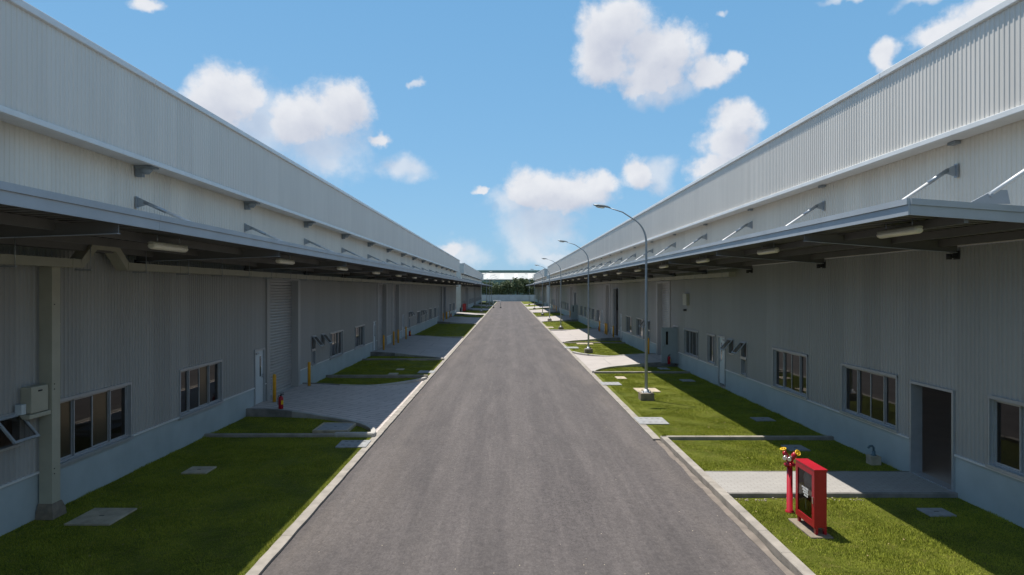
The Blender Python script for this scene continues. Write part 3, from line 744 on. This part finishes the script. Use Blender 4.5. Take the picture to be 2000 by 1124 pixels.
lamps = [(5.55, 26.8), (5.58, 46.4), (5.75, 73), (5.75, 93), (5.75, 112), (5.7, 146), (5.7, 182)]
for i, (x, y) in enumerate(lamps):
    place(lp, i > 0, (x, y, LZ-.01), '%s grey curved street lamp from the camera along the right side' % ORD[i])
for i, (x, y) in enumerate([(-5.2, 128), (-5.2, 158), (-5.2, 182), (-5.2, 206)]):
    place(lp, True, (x, y, LZ-.01), '%s curved street lamp on the left, reaching over the road far off' % ORD[i], PI)

# ------------------------------------------------------------------ bollards, extinguishers
bo = thing('bollard', '', 'bollard', group='yellow bollards at the shutter doors')
q = MB(); q.lathe([(.065,-.05),(.065,.98),(.058,1.02),(.035,1.045),(.0,1.05)], n=14); part('post', q, M['yellow'], bo)
q = MB(); q.lathe([(.10,-.04),(.10,.012),(.075,.016)], n=14); part('base_ring', q, M['kerb'], bo)
bl = [(-8.70, 24.75, 'yellow bollard at the near jamb of the first left shutter, by the extinguisher'), (-8.65, 28.9, 'yellow bollard at the far jamb of the first left shutter'),
      (-8.6, 45.9, 'yellow bollard at the near side of the second left shutter'), (-8.6, 49.9, 'yellow bollard at the far side of the second left shutter'),
      (-8.6, 51.9, 'yellow bollard at the near side of the third left shutter'), (-8.6, 55.9, 'yellow bollard at the far side of the third left shutter'),
      (-8.6, 87.9, 'yellow bollard on the near side of the fourth left shutter'), (-8.6, 92.1, 'yellow bollard between the far pair of left loading doors, nearer one'),
      (-8.6, 93.2, 'yellow bollard between the far pair of left loading doors, farther one'), (-8.6, 97.4, 'yellow bollard past the dark open loading door on the left'),
      (9.05, 43.0, 'yellow bollard at the far jamb of the first right shutter'),
      (9.05, 57.4, 'yellow bollard at the near side of the dark tall doorway on the right'), (9.05, 61.2, 'yellow bollard between the dark tall doorway and second right shutter, nearer one'),
      (9.05, 62.2, 'yellow bollard between the dark tall doorway and second right shutter, farther one'), (9.05, 66.0, 'yellow bollard past the second right shutter, beside a red extinguisher'),
      (9.05, 93.6, 'yellow bollard by the far grey open door on the right'), (9.05, 97.8, 'yellow bollard past the far dark doorway on the right'),
      (9.05, 125.4, 'yellow bollard before the distant pair of right shutters'), (9.05, 129.8, 'yellow bollard between the distant pair of right shutters'), (9.05, 134.6, 'yellow bollard after the distant pair of right shutters')]
for i, (x, y, lab) in enumerate(bl): place(bo, i > 0, (x, y, drive_z(-1 if x < 0 else 1, x)), lab)
fe = thing('fire_extinguisher', '', 'fire extinguisher', group='red fire extinguishers')
q = MB(); q.lathe([(.07,0),(.085,.01),(.085,.36),(.07,.42),(.03,.45)], n=16); part('cylinder', q, M['red'], fe)
q = MB(); q.lathe([(.03,.45),(.028,.49)], n=10); q.box(-.02, .10, -.015, .015, .49, .515); q.box(-.02, .11, -.014, .014, .54, .555); part('valve_handle', q, M['dark'], fe)
q = MB(); q.tube([(-.02,0,.48),(-.08,0,.46),(-.105,0,.38),(-.10,0,.15)], .012, 6); part('hose', q, M['dark'], fe)
q = MB()
for j in range(8):
    a0, a1 = -.1+j*.16, .06+j*.16
    q.face([(.0865*math.sin(a0),-.0865*math.cos(a0),.16),(.0865*math.sin(a1),-.0865*math.cos(a1),.16),(.0865*math.sin(a1),-.0865*math.cos(a1),.30),(.0865*math.sin(a0),-.0865*math.cos(a0),.30)])
part('label', q, M['valve_yellow'], fe)
ex = [(-8.05, 23.55, 'red fire extinguisher standing on the first left driveway near its curved kerb'), (-8.8, 59.5, 'red fire extinguisher by the far kerb of the second left driveway'),
      (9.0, 37.3, 'red fire extinguisher beside the near grey open door on the right'), (9.1, 66.7, 'red fire extinguisher past the second right shutter beside a bollard'), (-8.7, 101, 'red fire extinguisher by the lit lawn far along the left wall')]
for i, (x, y, lab) in enumerate(ex): place(fe, i > 0, (x, y, drive_z(-1 if x < 0 else 1, x)), lab, .5)

# ------------------------------------------------------------------ fire hose cabinet and hydrant
cx, cy = 5.50, 11.97                      # road-side near corner; faces the road (-x)
pad = MB(); pad.box(5.40, 5.80, 11.86, 12.86, -.05, .075); pad = part('concrete_pad', pad, M['block'], None, False, .012)
tag(pad, 'thin concrete pad under the red hose cabinet', 'slab')
cab = thing('hose_cabinet', 'red steel fire hose cabinet with a glazed door on the sunny right lawn', 'hose cabinet', (5.62, 12.37, .076))
q = MB(); x0, x1, y0, y1, zt = 5.53, 5.73, 11.98, 12.76, 1.22
q.box(x1-.02, x1, y0, y1, .20, zt); q.box(x0, x1-.021, y0, y0+.02, .20, zt); q.box(x0, x1-.021, y1-.02, y1, .20, zt); q.box(x0, x1-.021, y0+.021, y1-.021, .20, .22); q.box(x0, x1-.021, y0+.021, y1-.021, zt-.02, zt)
part('body', q, M['red'], cab, True)
q = MB(); q.box(x0-.03, x1+.015, y0-.015, y1+.015, zt+.001, zt+.03); part('top', q, M['red'], cab, True, .006)
for lx in (x0, x1-.045):
    for ly in (y0, y1-.09):
        q = MB(); q.rings([[(lx,ly,.076),(lx+.045,ly,.076),(lx+.045,ly+.06,.076),(lx,ly+.06,.076)],[(lx,ly,.199),(lx+.045,ly,.199),(lx+.045,ly+.09,.199),(lx,ly+.09,.199)]], False); part('leg', q, M['red'], cab, True)
q = MB(); q.box(x0-.025, x0-.001, y0, y0+.10, .19, zt); q.box(x0-.025, x0-.001, y1-.09, y1, .19, zt); q.box(x0-.025, x0-.001, y0+.101, y1-.091, .19, .31); q.box(x0-.025, x0-.001, y0+.101, y1-.091, zt-.10, zt)
dr = part('door', q, M['red'], cab, True)
q = MB(); q.face([(x0-.012,y0+.10,zt-.10),(x0-.012,y1-.09,zt-.10),(x0-.012,y1-.09,.31),(x0-.012,y0+.10,.31)]); part('door_glass', q, M['clear'], dr)
q = MB(); q.box(x0-.04, x0-.026, y0+.035, y0+.06, .62, .74); part('handle', q, M['chrome'], dr)
q = MB()                                                                  # pale notice: rows of small marks on the glass
for i, (zz, n_) in enumerate(((.80,5),(.755,4),(.71,4),(.665,3))):
    for j in range(n_): q.box(x0-.0145, x0-.0125, y0+.27+j*.055+.02*(i % 2), y0+.31+j*.055+.02*(i % 2), zz-.016, zz+.016)
part('notice', q, M['white'], dr)
q = MB(); q.lathe([(.05,-.05),(.17,-.045),(.18,-.02),(.18,.02),(.17,.045),(.05,.05)], (x0+.08, y0+.40, .94), 20, 'x'); q.tube([(x0+.08,y0+.52,.80),(x0+.09,y0+.60,.60),(x0+.08,y0+.55,.35)], .02, 6)
part('hose_reel', q, M['hose'], cab, True)
q = MB(); q.lathe([(.045,-.07),(.045,.07)], (x0+.08, y0+.62, .80), 10, 'x'); part('brass_valve', q, M['valve_yellow'], cab, True)

hy = thing('fire_hydrant', 'red standpipe hydrant with two yellow handwheels beside the hose cabinet', 'hydrant', (5.62, 13.3, LZ))
q = MB(); q.lathe([(.085,-.05),(.085,.03),(.058,.04),(.055,.93)], n=16); part('pipe', q, M['red'], hy)
q = MB(); q.lathe([(.055,.93),(.11,.935),(.11,.965),(.055,.97),(.05,1.02)], n=16)
for j in range(6): a = j*PI/3+.3; q.tube([(.09*math.cos(a),.09*math.sin(a),.905),(.09*math.cos(a),.09*math.sin(a),.99)], .011, 6)
part('flange', q, M['red'], hy)
for sx_, yy, nm in ((-1, .05, 0), (1, -.05, 1)):
    q = MB(); q.tube([(0,yy*.2,1.0),(sx_*.04,yy*.7,1.09),(sx_*.07,yy,1.15),(sx_*.085,yy*1.2,1.20)], [.045,.05,.052,.035], 12); v = part('valve', q, M['red'], hy)
    c = Vector((sx_*.10, yy*1.5, 1.245)) if nm == 0 else Vector((sx_*.13, yy*1.6, 1.20))
    ax = Vector((-.25, -.1, 1)).normalized() if nm == 0 else Vector((.35, -.75, .6)).normalized()
    q = MB(); q.tube([c-ax*.07, c], .012, 6)
    e1 = ax.orthogonal().normalized(); e2 = ax.cross(e1)
    q.tube([c+(e1*math.cos(k*PI/8)+e2*math.sin(k*PI/8))*.054 for k in range(17)], .012, 6)
    for k in range(3): q.tube([c, c+(e1*math.cos(k*2*PI/3)+e2*math.sin(k*2*PI/3))*.052], .009, 5)
    part('handwheel', q, M['valve_yellow'], v)
    q = MB(); q.tube([(sx_*.03-.03,yy*.8-.03,1.12),(sx_*.03-.09,yy*.8-.09,1.09)], [.030,.034], 12); q.tube([(sx_*.03-.075,yy*.8-.075,1.097),(sx_*.03-.10,yy*.8-.10,1.085)], [.042,.042], 12); part('outlet_cap', q, M['chrome'], v)

tp = thing('water_tap', 'dark standpipe tap on a small concrete block against the right wall', 'tap', (9.30, 16.95, LZ))
q = MB(); q.box(-.13, .13, -.13, .13, -.05, .22); part('footing', q, M['slab'], tp, False, .015)
q = MB(); q.lathe([(.07,.22),(.07,.24),(.045,.25),(.043,.33),(.03,.34)], n=10); q.tube([(0,0,.33),(0,0,.42),(-.03,0,.46),(-.11,0,.455),(-.14,0,.40)], .026, 8); part('spout', q, M['spout'], tp)

# ------------------------------------------------------------------ inspection covers set in the lawns
covers = []
def cover(u0, u1, v0, v1, label, mat='slab', framed=False, up=.012, holes=1):
    z = LZ+.02+up; q_ = lambda u, v: ((u-U0)*(CAMZ-z)/(v-V0), F*(CAMZ-z)/(v-V0))
    yn, yf = q_(0, v1)[1], q_(0, v0)[1]; um = v1; xa = q_(u0, v1)[0]; xb = q_(u1, v1)[0]
    ym = (yn+yf)/2; d = max(yf-yn, .3); w = abs(xb-xa); cxx = (xa+xb)/2
    ro = thing('inspection_cover', label, 'manhole cover', (cxx, ym, z), random.uniform(-.02, .02), 'inspection covers in the lawns')
    b = MB(); b.box(-w/2, w/2, -d/2, d/2, -.12, 0); part('cover', b, M[mat], ro, False, .01)
    if framed:
        b = MB(); t = .07
        b.box(-w/2-t, w/2+t, -d/2-t, -d/2-.003, -.14, .012).box(-w/2-t, w/2+t, d/2+.003, d/2+t, -.14, .012).box(-w/2-t, -w/2-.003, -d/2, d/2, -.14, .012).box(w/2+.003, w/2+t, -d/2, d/2, -.14, .012)
        part('frame', b, M['slab'], ro)
    b = MB(); hs = [(0,0)] if holes == 1 else [(-.3*w+.2*w*i, -.25*d+.5*d*j) for i in range(4) for j in range(2)]
    for hx, hy_ in hs: b.box(hx-.045, hx+.045, hy_-.018, hy_+.018, -.002, .003)
    part('lifting_slot', b, M['slot'], ro)
    m_ = .02 if not framed else .09
    covers.append((cxx-w/2-m_, cxx+w/2+m_, ym-d/2-m_, ym+d/2+m_)); return ro
cover(124, 214, 992, 1024, 'large tan concrete inspection cover, nearest on the shaded left lawn')
cover(353, 402, 911, 924, 'small tan inspection cover on the left lawn before the second window')
cover(616, 676, 827, 841, 'framed raised concrete cover inside the curved kerb on the left', 'slab_grey', True, .05)
cover(654, 714, 860, 873, 'pale slotted grating cover against the left road kerb', 'slab_grey', False, .015, 8)
cover(757, 775, 728.6, 731.5, 'small pale cover, nearer of two small ones on the second left lawn')
cover(773, 787, 720, 722.5, 'small pale cover, farther of two small ones on the second left lawn')
cover(815, 847, 724, 728.5, 'wide pale grating at the road edge of the second left lawn', 'slab_grey', False, .012, 8)
cover(800, 834, 700.5, 703.5, 'pale cover inside the second curved kerb on the left')
cover(1250, 1308, 815, 828, 'wide pale slotted grating at the right road edge before the low kerb', 'slab_grey', False, .012, 8)
cover(1246, 1291, 758, 765.5, 'tan cover just behind the nearest street lamp')
cover(1206, 1225, 735.5, 740, 'small white cover behind the nearest street lamp, close to the low kerb')
cover(1177, 1215, 746.5, 752, 'pale grating at the right road edge beyond the nearest lamp', 'slab_grey', False, .012, 8)
cover(1478, 1516, 815, 822, 'grey cover in the shade below the right wall windows', 'slab_grey')
cover(1334, 1359, 741, 745, 'small grey cover in the shade before the right side door', 'slab_grey')
cover(1544, 1584, 869, 880, 'grey cover in the half shaded lawn plot behind the hydrant', 'slab_grey')
cover(1818, 1869, 992, 1007, 'grey cover in the shade of the nearest right lawn', 'slab_grey')
cover(1290, 1309, 718, 721.5, 'grey cover inside the first curved kerb on the right', 'slab_grey')
cover(1128, 1160, 669.5, 672.5, 'pale cover inside the second curved kerb on the right')
cover(1104, 1131, 677.5, 680.5, 'pale grating at the right road edge by the second lamp', 'slab_grey', False, .012, 8)
cover(1066, 1082, 638.5, 640.5, 'small white cover by the third lamp on the right')

# low steel barrier at the far left road edge
ba = thing('barrier_frame', 'small steel goal-shaped barrier standing at the far left road edge', 'barrier', (-2.7, 158, 0))
for x in (-.85, .85):
    q = MB(); q.tube([(x,0,.25),(x,0,1.75)], .05, 8); part('post', q, M['lamp_steel'], ba)
    q = MB(); q.lathe([(.22,0),(.22,.12),(.12,.26)], (x,0,0), 12); part('foot', q, M['dark'], ba)
q = MB(); q.tube([(-.9,0,1.75),(.9,0,1.75)], .05, 8); part('bar', q, M['rod'], ba)
# red cabinets by the gap on the left
for i, y in enumerate((129.0, 130.6)):
    rc = thing('fire_cabinet', ['near', 'far'][i]+' red fire cabinet of the pair by the gap between left warehouses', 'fire cabinet', (-8.6, y, .1), 0, 'red cabinets by the gap')
    q = MB(); q.box(-.3, .3, -.2, .2, .12, 1.55); part('body', q, M['red'], rc, False, .02)
    q = MB(); q.box(.301, .325, -.17, .17, .2, 1.48); part('door', q, M['red'], rc)
    q = MB(); q.box(-.28, .28, -.18, .18, -.06, .119); part('plinth', q, M['dark'], rc)

# ------------------------------------------------------------------ end of the road: wall, trees, far warehouse
bw = thing('boundary_wall', 'pale blue-grey boundary wall closing the end of the road', 'wall', (0, 246, 0))
q = MB(); q.box(-60, 60, 245.9, 246.1, -.1, 2.25); part('wall_panel', q, M['bwall'], bw, True)
q = MB(); q.box(-60, 60, 245.85, 246.15, 2.251, 2.36); part('coping', q, M['bwall'], bw, True)
q = MB()
for x in range(-60, 61, 4): q.box(x-.18, x+.18, 245.72, 245.899, -.1, 2.25)
part('pier', q, M['bwall'], bw, True)['kind'] = 'stuff'

def tree(x, y, h, wd, label):
    t = thing('tree', label, 'tree', (x, y, -.1), 0, 'trees behind the boundary wall')
    q = MB(); tops = []
    q.tube([(0,0,0),(.1,.05,h*.25),(.05,0,h*.5)], [.22,.17,.10], 8)
    for k in range(6):
        a = k*PI/3+random.random(); e = (wd*.33*math.cos(a), wd*.33*math.sin(a), h*(.5+.25*random.random()))
        q.tube([(.08,.02,h*(.22+.04*k)), (e[0]*.5,e[1]*.5,h*.42), e], [.09,.06,.03], 6); tops.append(e)
    part('trunk', q, M['bark'], t)
    cl = [(0,0,h*.70,wd*.30), (wd*.2,-wd*.15,h*.40,wd*.26), (-wd*.22,-wd*.1,h*.36,wd*.26), (0,-wd*.2,h*.55,wd*.28)] + [(e[0]*random.uniform(.7,1.3),e[1]*random.uniform(.7,1.3),e[2]*random.uniform(.8,1.15),wd*random.uniform(.14,.24)) for e in tops for _ in range(2)]
    n = 5200; V = np.zeros((n*4,3)); ci = rng.integers(0, len(cl), n)
    C = np.array([c[:3] for c in cl])[ci]; Rr = np.array([c[3] for c in cl])[ci]
    d = rng.normal(size=(n,3)); d /= np.linalg.norm(d,axis=1)[:,None]; p = C+d*(Rr*rng.uniform(.35,1.08,n))[:,None]*np.array([1,1,.8])
    a = rng.normal(size=(n,3)); a /= np.linalg.norm(a,axis=1)[:,None]; b = np.cross(a, rng.normal(size=(n,3))); b /= np.linalg.norm(b,axis=1)[:,None]
    sz = rng.uniform(.12,.27,n)[:,None]
    V[0::4] = p-a*sz; V[1::4] = p+b*sz*.6; V[2::4] = p+a*sz; V[3::4] = p-b*sz*.6
    me = bpy.data.meshes.new('crown'); me.vertices.add(n*4); me.vertices.foreach_set('co', V.ravel()); me.loops.add(n*4); me.loops.foreach_set('vertex_index', np.arange(n*4)); me.polygons.add(n); me.polygons.foreach_set('loop_start', np.arange(n)*4)
    me.update(calc_edges=True); me.validate(); me.materials.append(M['leaves']); link('crown', me, t)
tl = ['leftmost tree behind the boundary wall, partly behind the canopy end', 'dark bushy tree, second from the left behind the boundary wall', 'broad tree, third from left behind the boundary wall', 'rounded tree left of the road axis behind the boundary wall',
      'middle tree behind the boundary wall, in line with the road', 'taller tree right of the road axis behind the boundary wall', 'spreading tree, third from right behind the boundary wall', 'low tree, second from right behind the boundary wall', 'rightmost tree behind the boundary wall, by the right canopy']
for i, lab in enumerate(tl):
    tree(-11.5+2.9*i+random.uniform(-.5,.5), 252+random.uniform(-2,3), random.uniform(8.2,9.6) if i != 5 else 10.4, random.uniform(6.0,7.5), lab)

fw = thing('warehouse', 'big green and white warehouse with a green ridge behind the trees', 'warehouse', (0, 320, 0))
q = MB(); q.box(-80, 80, 320, 321, -.1, 9.2); part('wall', q, M['green_wall'], fw, True)
q = MB(); q.face([(-80,319.6,9.15),(80,319.6,9.15),(80,345,12.95),(-80,345,12.95)]); q.box(-80, 80, 319.4, 319.59, 8.95, 9.2); part('roof', q, M['white_roof'], fw, True)
q = MB(); q.box(-80, 80, 345, 349, 12.5, 14.0); q.box(-80, 80, 344.4, 349.5, 14.001, 14.25); part('ridge', q, M['dark_green'], fw, True)
for x in (-4, 3, 10, 17, -11):
    q = MB(); q.face([(x,325,9.99),(x+1.6,325,9.99),(x+1.6,340,12.23),(x,340,12.23)]); part('roof_light', q, M['white'], fw, True)
for x in (-9, 1.2, 11, 20):
    q = MB(); q.box(x-.35, x+.35, 319.6, 319.99, 0, 9.0); part('column', q, M['block'], fw, True)

# ------------------------------------------------------------------ grass blades
obst = covers + [(x-.30,x+.30,y-.30,y+.30) for x, y in lamps] + [(5.39,5.81,11.85,12.87), (5.55,5.69,13.22,13.38), (9.16,9.44,16.8,17.1), (-9.14,-8.77,12.8,13.27)]
BX, BY, BH, BW = [], [], [], []
for side, lo, hi in lawns:
    xs = (KL, WL) if side < 0 else ((KR+.16), WR)
    x0, x1 = min(xs), max(xs); gx = np.linspace(x0, x1, 40); lov = np.array([lo(x) for x in gx]); hiv = np.array([hi(x) for x in gx])
    ya, yb = max(lov.min(), 6.5), hiv.max()
    if yb <= ya or ya > 128: continue
    y = ya
    while y < yb:
        e = min(y+4, yb); dist = y+2
        dens = 3200 if dist < 22 else (1500 if dist < 38 else (500 if dist < 62 else 130))
        n = int(dens*(x1-x0)*(e-y)); px = rng.uniform(x0, x1, n); py = rng.uniform(y, e, n)
        near = np.where(rng.random(n) < .02, 1, 0)
        k = (py > np.interp(px, gx, lov)+.03) & (py < np.interp(px, gx, hiv)-.03)
        for (a, b_, c, d_) in obst: k &= ~((px > a) & (px < b_) & (py > c) & (py < d_))
        px, py = px[k], py[k]; m = len(px)
        clump = .75+.5*np.sin(px*2.3+1.3*np.sin(py*1.7))*np.sin(py*1.9+px)
        wallx = np.abs(px-(WL if side < 0 else WR)); hgt = rng.uniform(.018, .044, m)*clump*(1+1.1*np.exp(-wallx/.12))
        BX.append(px); BY.append(py); BH.append(hgt); BW.append(np.full(m, .006 if dist < 22 else (.009 if dist < 38 else (.016 if dist < 62 else .03))))
        y = e
X = np.concatenate(BX); Y = np.concatenate(BY); H = np.concatenate(BH); Wd = np.concatenate(BW); n = len(X)
a = rng.uniform(0, 2*PI, n); la = rng.uniform(0, 2*PI, n); ll = rng.uniform(.2, 1.0, n)*H
V = np.zeros((n*3, 3), dtype=np.float32)
V[0::3] = np.stack([X-np.cos(a)*Wd, Y-np.sin(a)*Wd, np.full(n, LZ-.005)], 1); V[1::3] = np.stack([X+np.cos(a)*Wd, Y+np.sin(a)*Wd, np.full(n, LZ-.005)], 1)
V[2::3] = np.stack([X+np.cos(la)*ll, Y+np.sin(la)*ll, LZ+H], 1)
me = bpy.data.meshes.new('grass'); me.vertices.add(n*3); me.vertices.foreach_set('co', V.ravel()); me.loops.add(n*3); me.loops.foreach_set('vertex_index', np.arange(n*3, dtype=np.int32)); me.polygons.add(n); me.polygons.foreach_set('loop_start', np.arange(n, dtype=np.int32)*3)
me.update(calc_edges=True); me.materials.append(M['blades'])
tag(link('grass', me), 'short mown green grass covering the lawns', 'grass', kind='stuff')
print('grass blades', n)
q = MB()
for _ in range(260):
    x = random.choice((random.uniform(4.8, 9.4), random.uniform(-9.0, -4.3))); y = random.uniform(10, 34); a_ = random.uniform(0, 6.28); l_ = random.uniform(.012, .035); zz = LZ+random.uniform(.035, .06)
    if any(p[0] < x < p[1] and p[2] < y < p[3] for p in obst) or (14.1 < y < 16.1 and x > 0) or (19.5 < y < 36 and x < 0): continue
    c_, s_ = math.cos(a_), math.sin(a_)
    q.face([(x-c_*l_,y-s_*l_,zz),(x+s_*l_*.5,y-c_*l_*.5,zz+.006),(x+c_*l_,y+s_*l_,zz+.004),(x-s_*l_*.5,y+c_*l_*.5,zz)])
tag(part('fallen_leaf_litter', q, M['dry']), 'dry leaves and clippings strewn over the lawns', 'leaf litter', kind='stuff')
# litter and gravel crumbs on the road
q = MB()
for _ in range(110):
    x = random.uniform(ROADL+.1, ROADR-.1); y = 10.5+28*random.random()**1.5; s_ = random.uniform(.003, .009)
    q.box(x-s_, x+s_, y-s_*random.uniform(.6,1.6), y+s_, .001, .003+s_*.3)
for _ in range(60):
    x = random.uniform(4.75, 7.5); y = 14.08+random.uniform(-.15,.1); s_ = random.uniform(.006, .016); q.box(x-s_, x+s_, y-s_, y+s_, LZ, LZ+.02)
tag(part('litter', q, M['slab']), 'scattered pale grit and litter specks', 'grit', kind='stuff')

# ------------------------------------------------------------------ sun and sky
SUN = Vector((-.235, .258, 1)).normalized()
su = bpy.data.lights.new('sun', 'SUN'); su.energy = 4.8; su.angle = math.radians(.5); su.color = (1, .95, .87)
so = bpy.data.objects.new('sun', su); COL.objects.link(so); so.rotation_euler = (-SUN).to_track_quat('-Z', 'Y').to_euler(); so.location = (0, 0, 60)
w = bpy.data.worlds.new('World'); sc.world = w; w.use_nodes = True; nt = w.node_tree
bg = nt.nodes['Background']
sky = N(nt, 'ShaderNodeTexSky', sky_type='NISHITA'); sky.sun_disc = False; sky.sun_elevation = math.asin(SUN.z); sky.sun_rotation = math.atan2(SUN.x, SUN.y)
sky.air_density = 1.0; sky.dust_density = .6; sky.ozone_density = 1.5
geo = N(nt, 'ShaderNodeTexCoord'); sep = N(nt, 'ShaderNodeSeparateXYZ'); nt.links.new(geo.outputs['Generated'], sep.inputs[0])
az = math_(nt, 'ARCTAN2', sep.outputs['X'], sep.outputs['Y']); el = math_(nt, 'ARCSINE', sep.outputs['Z'])
cb = N(nt, 'ShaderNodeCombineXYZ'); nt.links.new(az, cb.inputs[0]); nt.links.new(el, cb.inputs[1]); P = cb.outputs[0]
def wn(vec, scale, detail, rough):
    n = N(nt, 'ShaderNodeTexNoise'); n.inputs['Scale'].default_value = scale; n.inputs['Detail'].default_value = detail; n.inputs['Roughness'].default_value = rough; nt.links.new(vec, n.inputs['Vector']); return n
def vm(op, a, b):
    n = N(nt, 'ShaderNodeVectorMath', operation=op)
    for i, x in enumerate((a, b)):
        if isinstance(x, tuple): n.inputs[i].default_value = x
        else: nt.links.new(x, n.inputs[i])
    return n
warp = vm('SUBTRACT', wn(P, 9, 3, .55).outputs['Color'], (.5,.5,.5)).outputs[0]
warp2 = vm('SUBTRACT', wn(P, 34, 3, .6).outputs['Color'], (.5,.5,.5)).outputs[0]
PW = vm('ADD', vm('ADD', P, vm('MULTIPLY', warp, (.075,.06,0)).outputs[0]).outputs[0], vm('MULTIPLY', warp2, (.028,.028,0)).outputs[0]).outputs[0]
fb = wn(P, 20, 9, .66).outputs['Fac']; lf = wn(P, 20, 6, .55).outputs['Fac']; lf_up = wn(vm('ADD', P, (-.008,.020,0)).outputs[0], 20, 6, .55).outputs['Fac']
PXR = 1/F
def blob(u, v, ru, rv):
    dx, dz = (u-U0)/F, (V0-v)/F; a_ = math.atan2(dx, 1); e_ = math.atan2(dz, math.sqrt(1+dx*dx))
    return (a_, e_, 0), (1/(ru*PXR*math.cos(a_)**1.5), 1/(rv*PXR*math.cos(a_)), 0)
def field(blobs, PW=PW):
    acc = None
    for bl_ in blobs:
        c, k = blob(*bl_[:4]); d_ = vm('LENGTH', vm('MULTIPLY', vm('SUBTRACT', PW, c).outputs[0], k).outputs[0], (0,0,0)).outputs['Value']
        f_ = math_(nt, 'SUBTRACT', 1.0, d_)
        if acc is None: acc = f_
        else:
            m_ = N(nt, 'ShaderNodeMath', operation='SMOOTH_MAX'); m_.inputs[2].default_value = .25; nt.links.new(acc, m_.inputs[0]); nt.links.new(f_, m_.inputs[1]); acc = m_.outputs[0]
    return acc
hard = [(425,195,85,85),(470,185,70,60),(600,225,110,85),(670,205,70,75),(740,272,32,24),
        (1200,50,95,85),(1180,110,85,60),(1290,105,95,75),(1270,150,90,40),(1390,145,70,42),(1432,120,28,42),
        (1440,240,75,45),(1420,290,75,55),(1390,330,55,40),
        (1045,375,95,62),(1120,380,95,58),(1165,365,60,40),(1255,330,55,45),(940,370,24,13),
        (890,492,42,26),(1735,112,42,38),(1850,75,80,40),(1930,30,90,40),(305,4,55,20)]
soft = [(500,230,150,95),(640,290,110,85),(660,325,60,40),(785,335,60,38),(1050,440,110,80),(1030,480,60,55),(1290,335,60,45),(1290,170,80,40),(1000,400,70,50),(1660,0,60,12),(1800,6,60,18),(1405,18,16,12),(820,163,15,9),(1060,500,90,30),(905,500,60,40)]
Fh = math_(nt, 'ADD', field(hard), math_(nt, 'MULTIPLY', math_(nt, 'SUBTRACT', fb, .5), .95))
Fs = math_(nt, 'ADD', field(soft), math_(nt, 'MULTIPLY', math_(nt, 'SUBTRACT', fb, .5), .9))
def smooth(val, a_, b_, top):
    n = N(nt, 'ShaderNodeMapRange', interpolation_type='SMOOTHSTEP'); n.inputs[1].default_value = a_; n.inputs[2].default_value = b_; n.inputs[4].default_value = top; nt.links.new(val, n.inputs[0]); return n.outputs[0]
Dh = smooth(Fh, .08, .56, .95); Ds = smooth(Fs, .0, .80, .66)
# unseen clouds added overhead and behind the camera to whiten the ambient light
G3 = wn(geo.outputs['Generated'], 2.6, 7, .58).outputs['Fac']
out_ = math_(nt, 'MAXIMUM', smooth(el, .50, .72, 1.0), smooth(math_(nt, 'ABSOLUTE', az), .85, 1.15, 1.0))
De = math_(nt, 'MULTIPLY', math_(nt, 'MULTIPLY', smooth(G3, .50, .66, .85), out_), smooth(el, -.02, .10, 1.0))
D = math_(nt, 'MAXIMUM', math_(nt, 'MAXIMUM', Dh, Ds), De)
Fup = field(hard, vm('ADD', PW, (-.010,.034,0)).outputs[0])
lit = mapr(nt, math_(nt, 'SUBTRACT', lf, lf_up), -.16, .12)
deep = smooth(Fh, .35, 1.1, 1.0)
under = smooth(math_(nt, 'ADD', Fup, math_(nt, 'MULTIPLY', math_(nt, 'SUBTRACT', fb, .5), .8)), .0, .75, 1.0)
shade = math_(nt, 'ADD', math_(nt, 'MULTIPLY', under, .68), math_(nt, 'MULTIPLY', math_(nt, 'SUBTRACT', 1.0, lit), .28))
ccol = mix(nt, shade, (7.7,7.8,8.1), (5.2,5.5,6.4))          # cloud radiance, scaled by the same strength as the sky
elev = mapr(nt, el, .0, .55)
tint = mix(nt, elev, (2.2,4.95,7.8), (1.3,3.8,6.9))
zen = mapr(nt, el, .46, 1.15)
tint = mix(nt, zen, tint, (.75,1.75,3.3))          # the clear sky deepens towards the zenith
skyc = mix(nt, .72, sky.outputs[0], tint)
fin = mix(nt, D, skyc, ccol)
nt.links.new(fin, bg.inputs['Color']); bg.inputs['Strength'].default_value = .085

# ------------------------------------------------------------------ camera and view
cam = bpy.data.cameras.new('camera'); co = bpy.data.objects.new('camera', cam); COL.objects.link(co)
co.location = (0, 0, CAMZ); co.rotation_euler = (PI/2, 0, 0)
cam.sensor_width = 36; cam.lens = 36*F/2000; cam.shift_x = (1000-U0)/2000; cam.shift_y = (V0-562)/2000
cam.clip_start = .1; cam.clip_end = 3000; sc.camera = co
vs = sc.view_settings; vs.view_transform = 'Standard'; vs.look = 'None'; vs.gamma = 1; vs.exposure = 0.38
sc.render.engine = 'CYCLES'
sc.cycles.max_bounces = 8; sc.cycles.transparent_max_bounces = 12
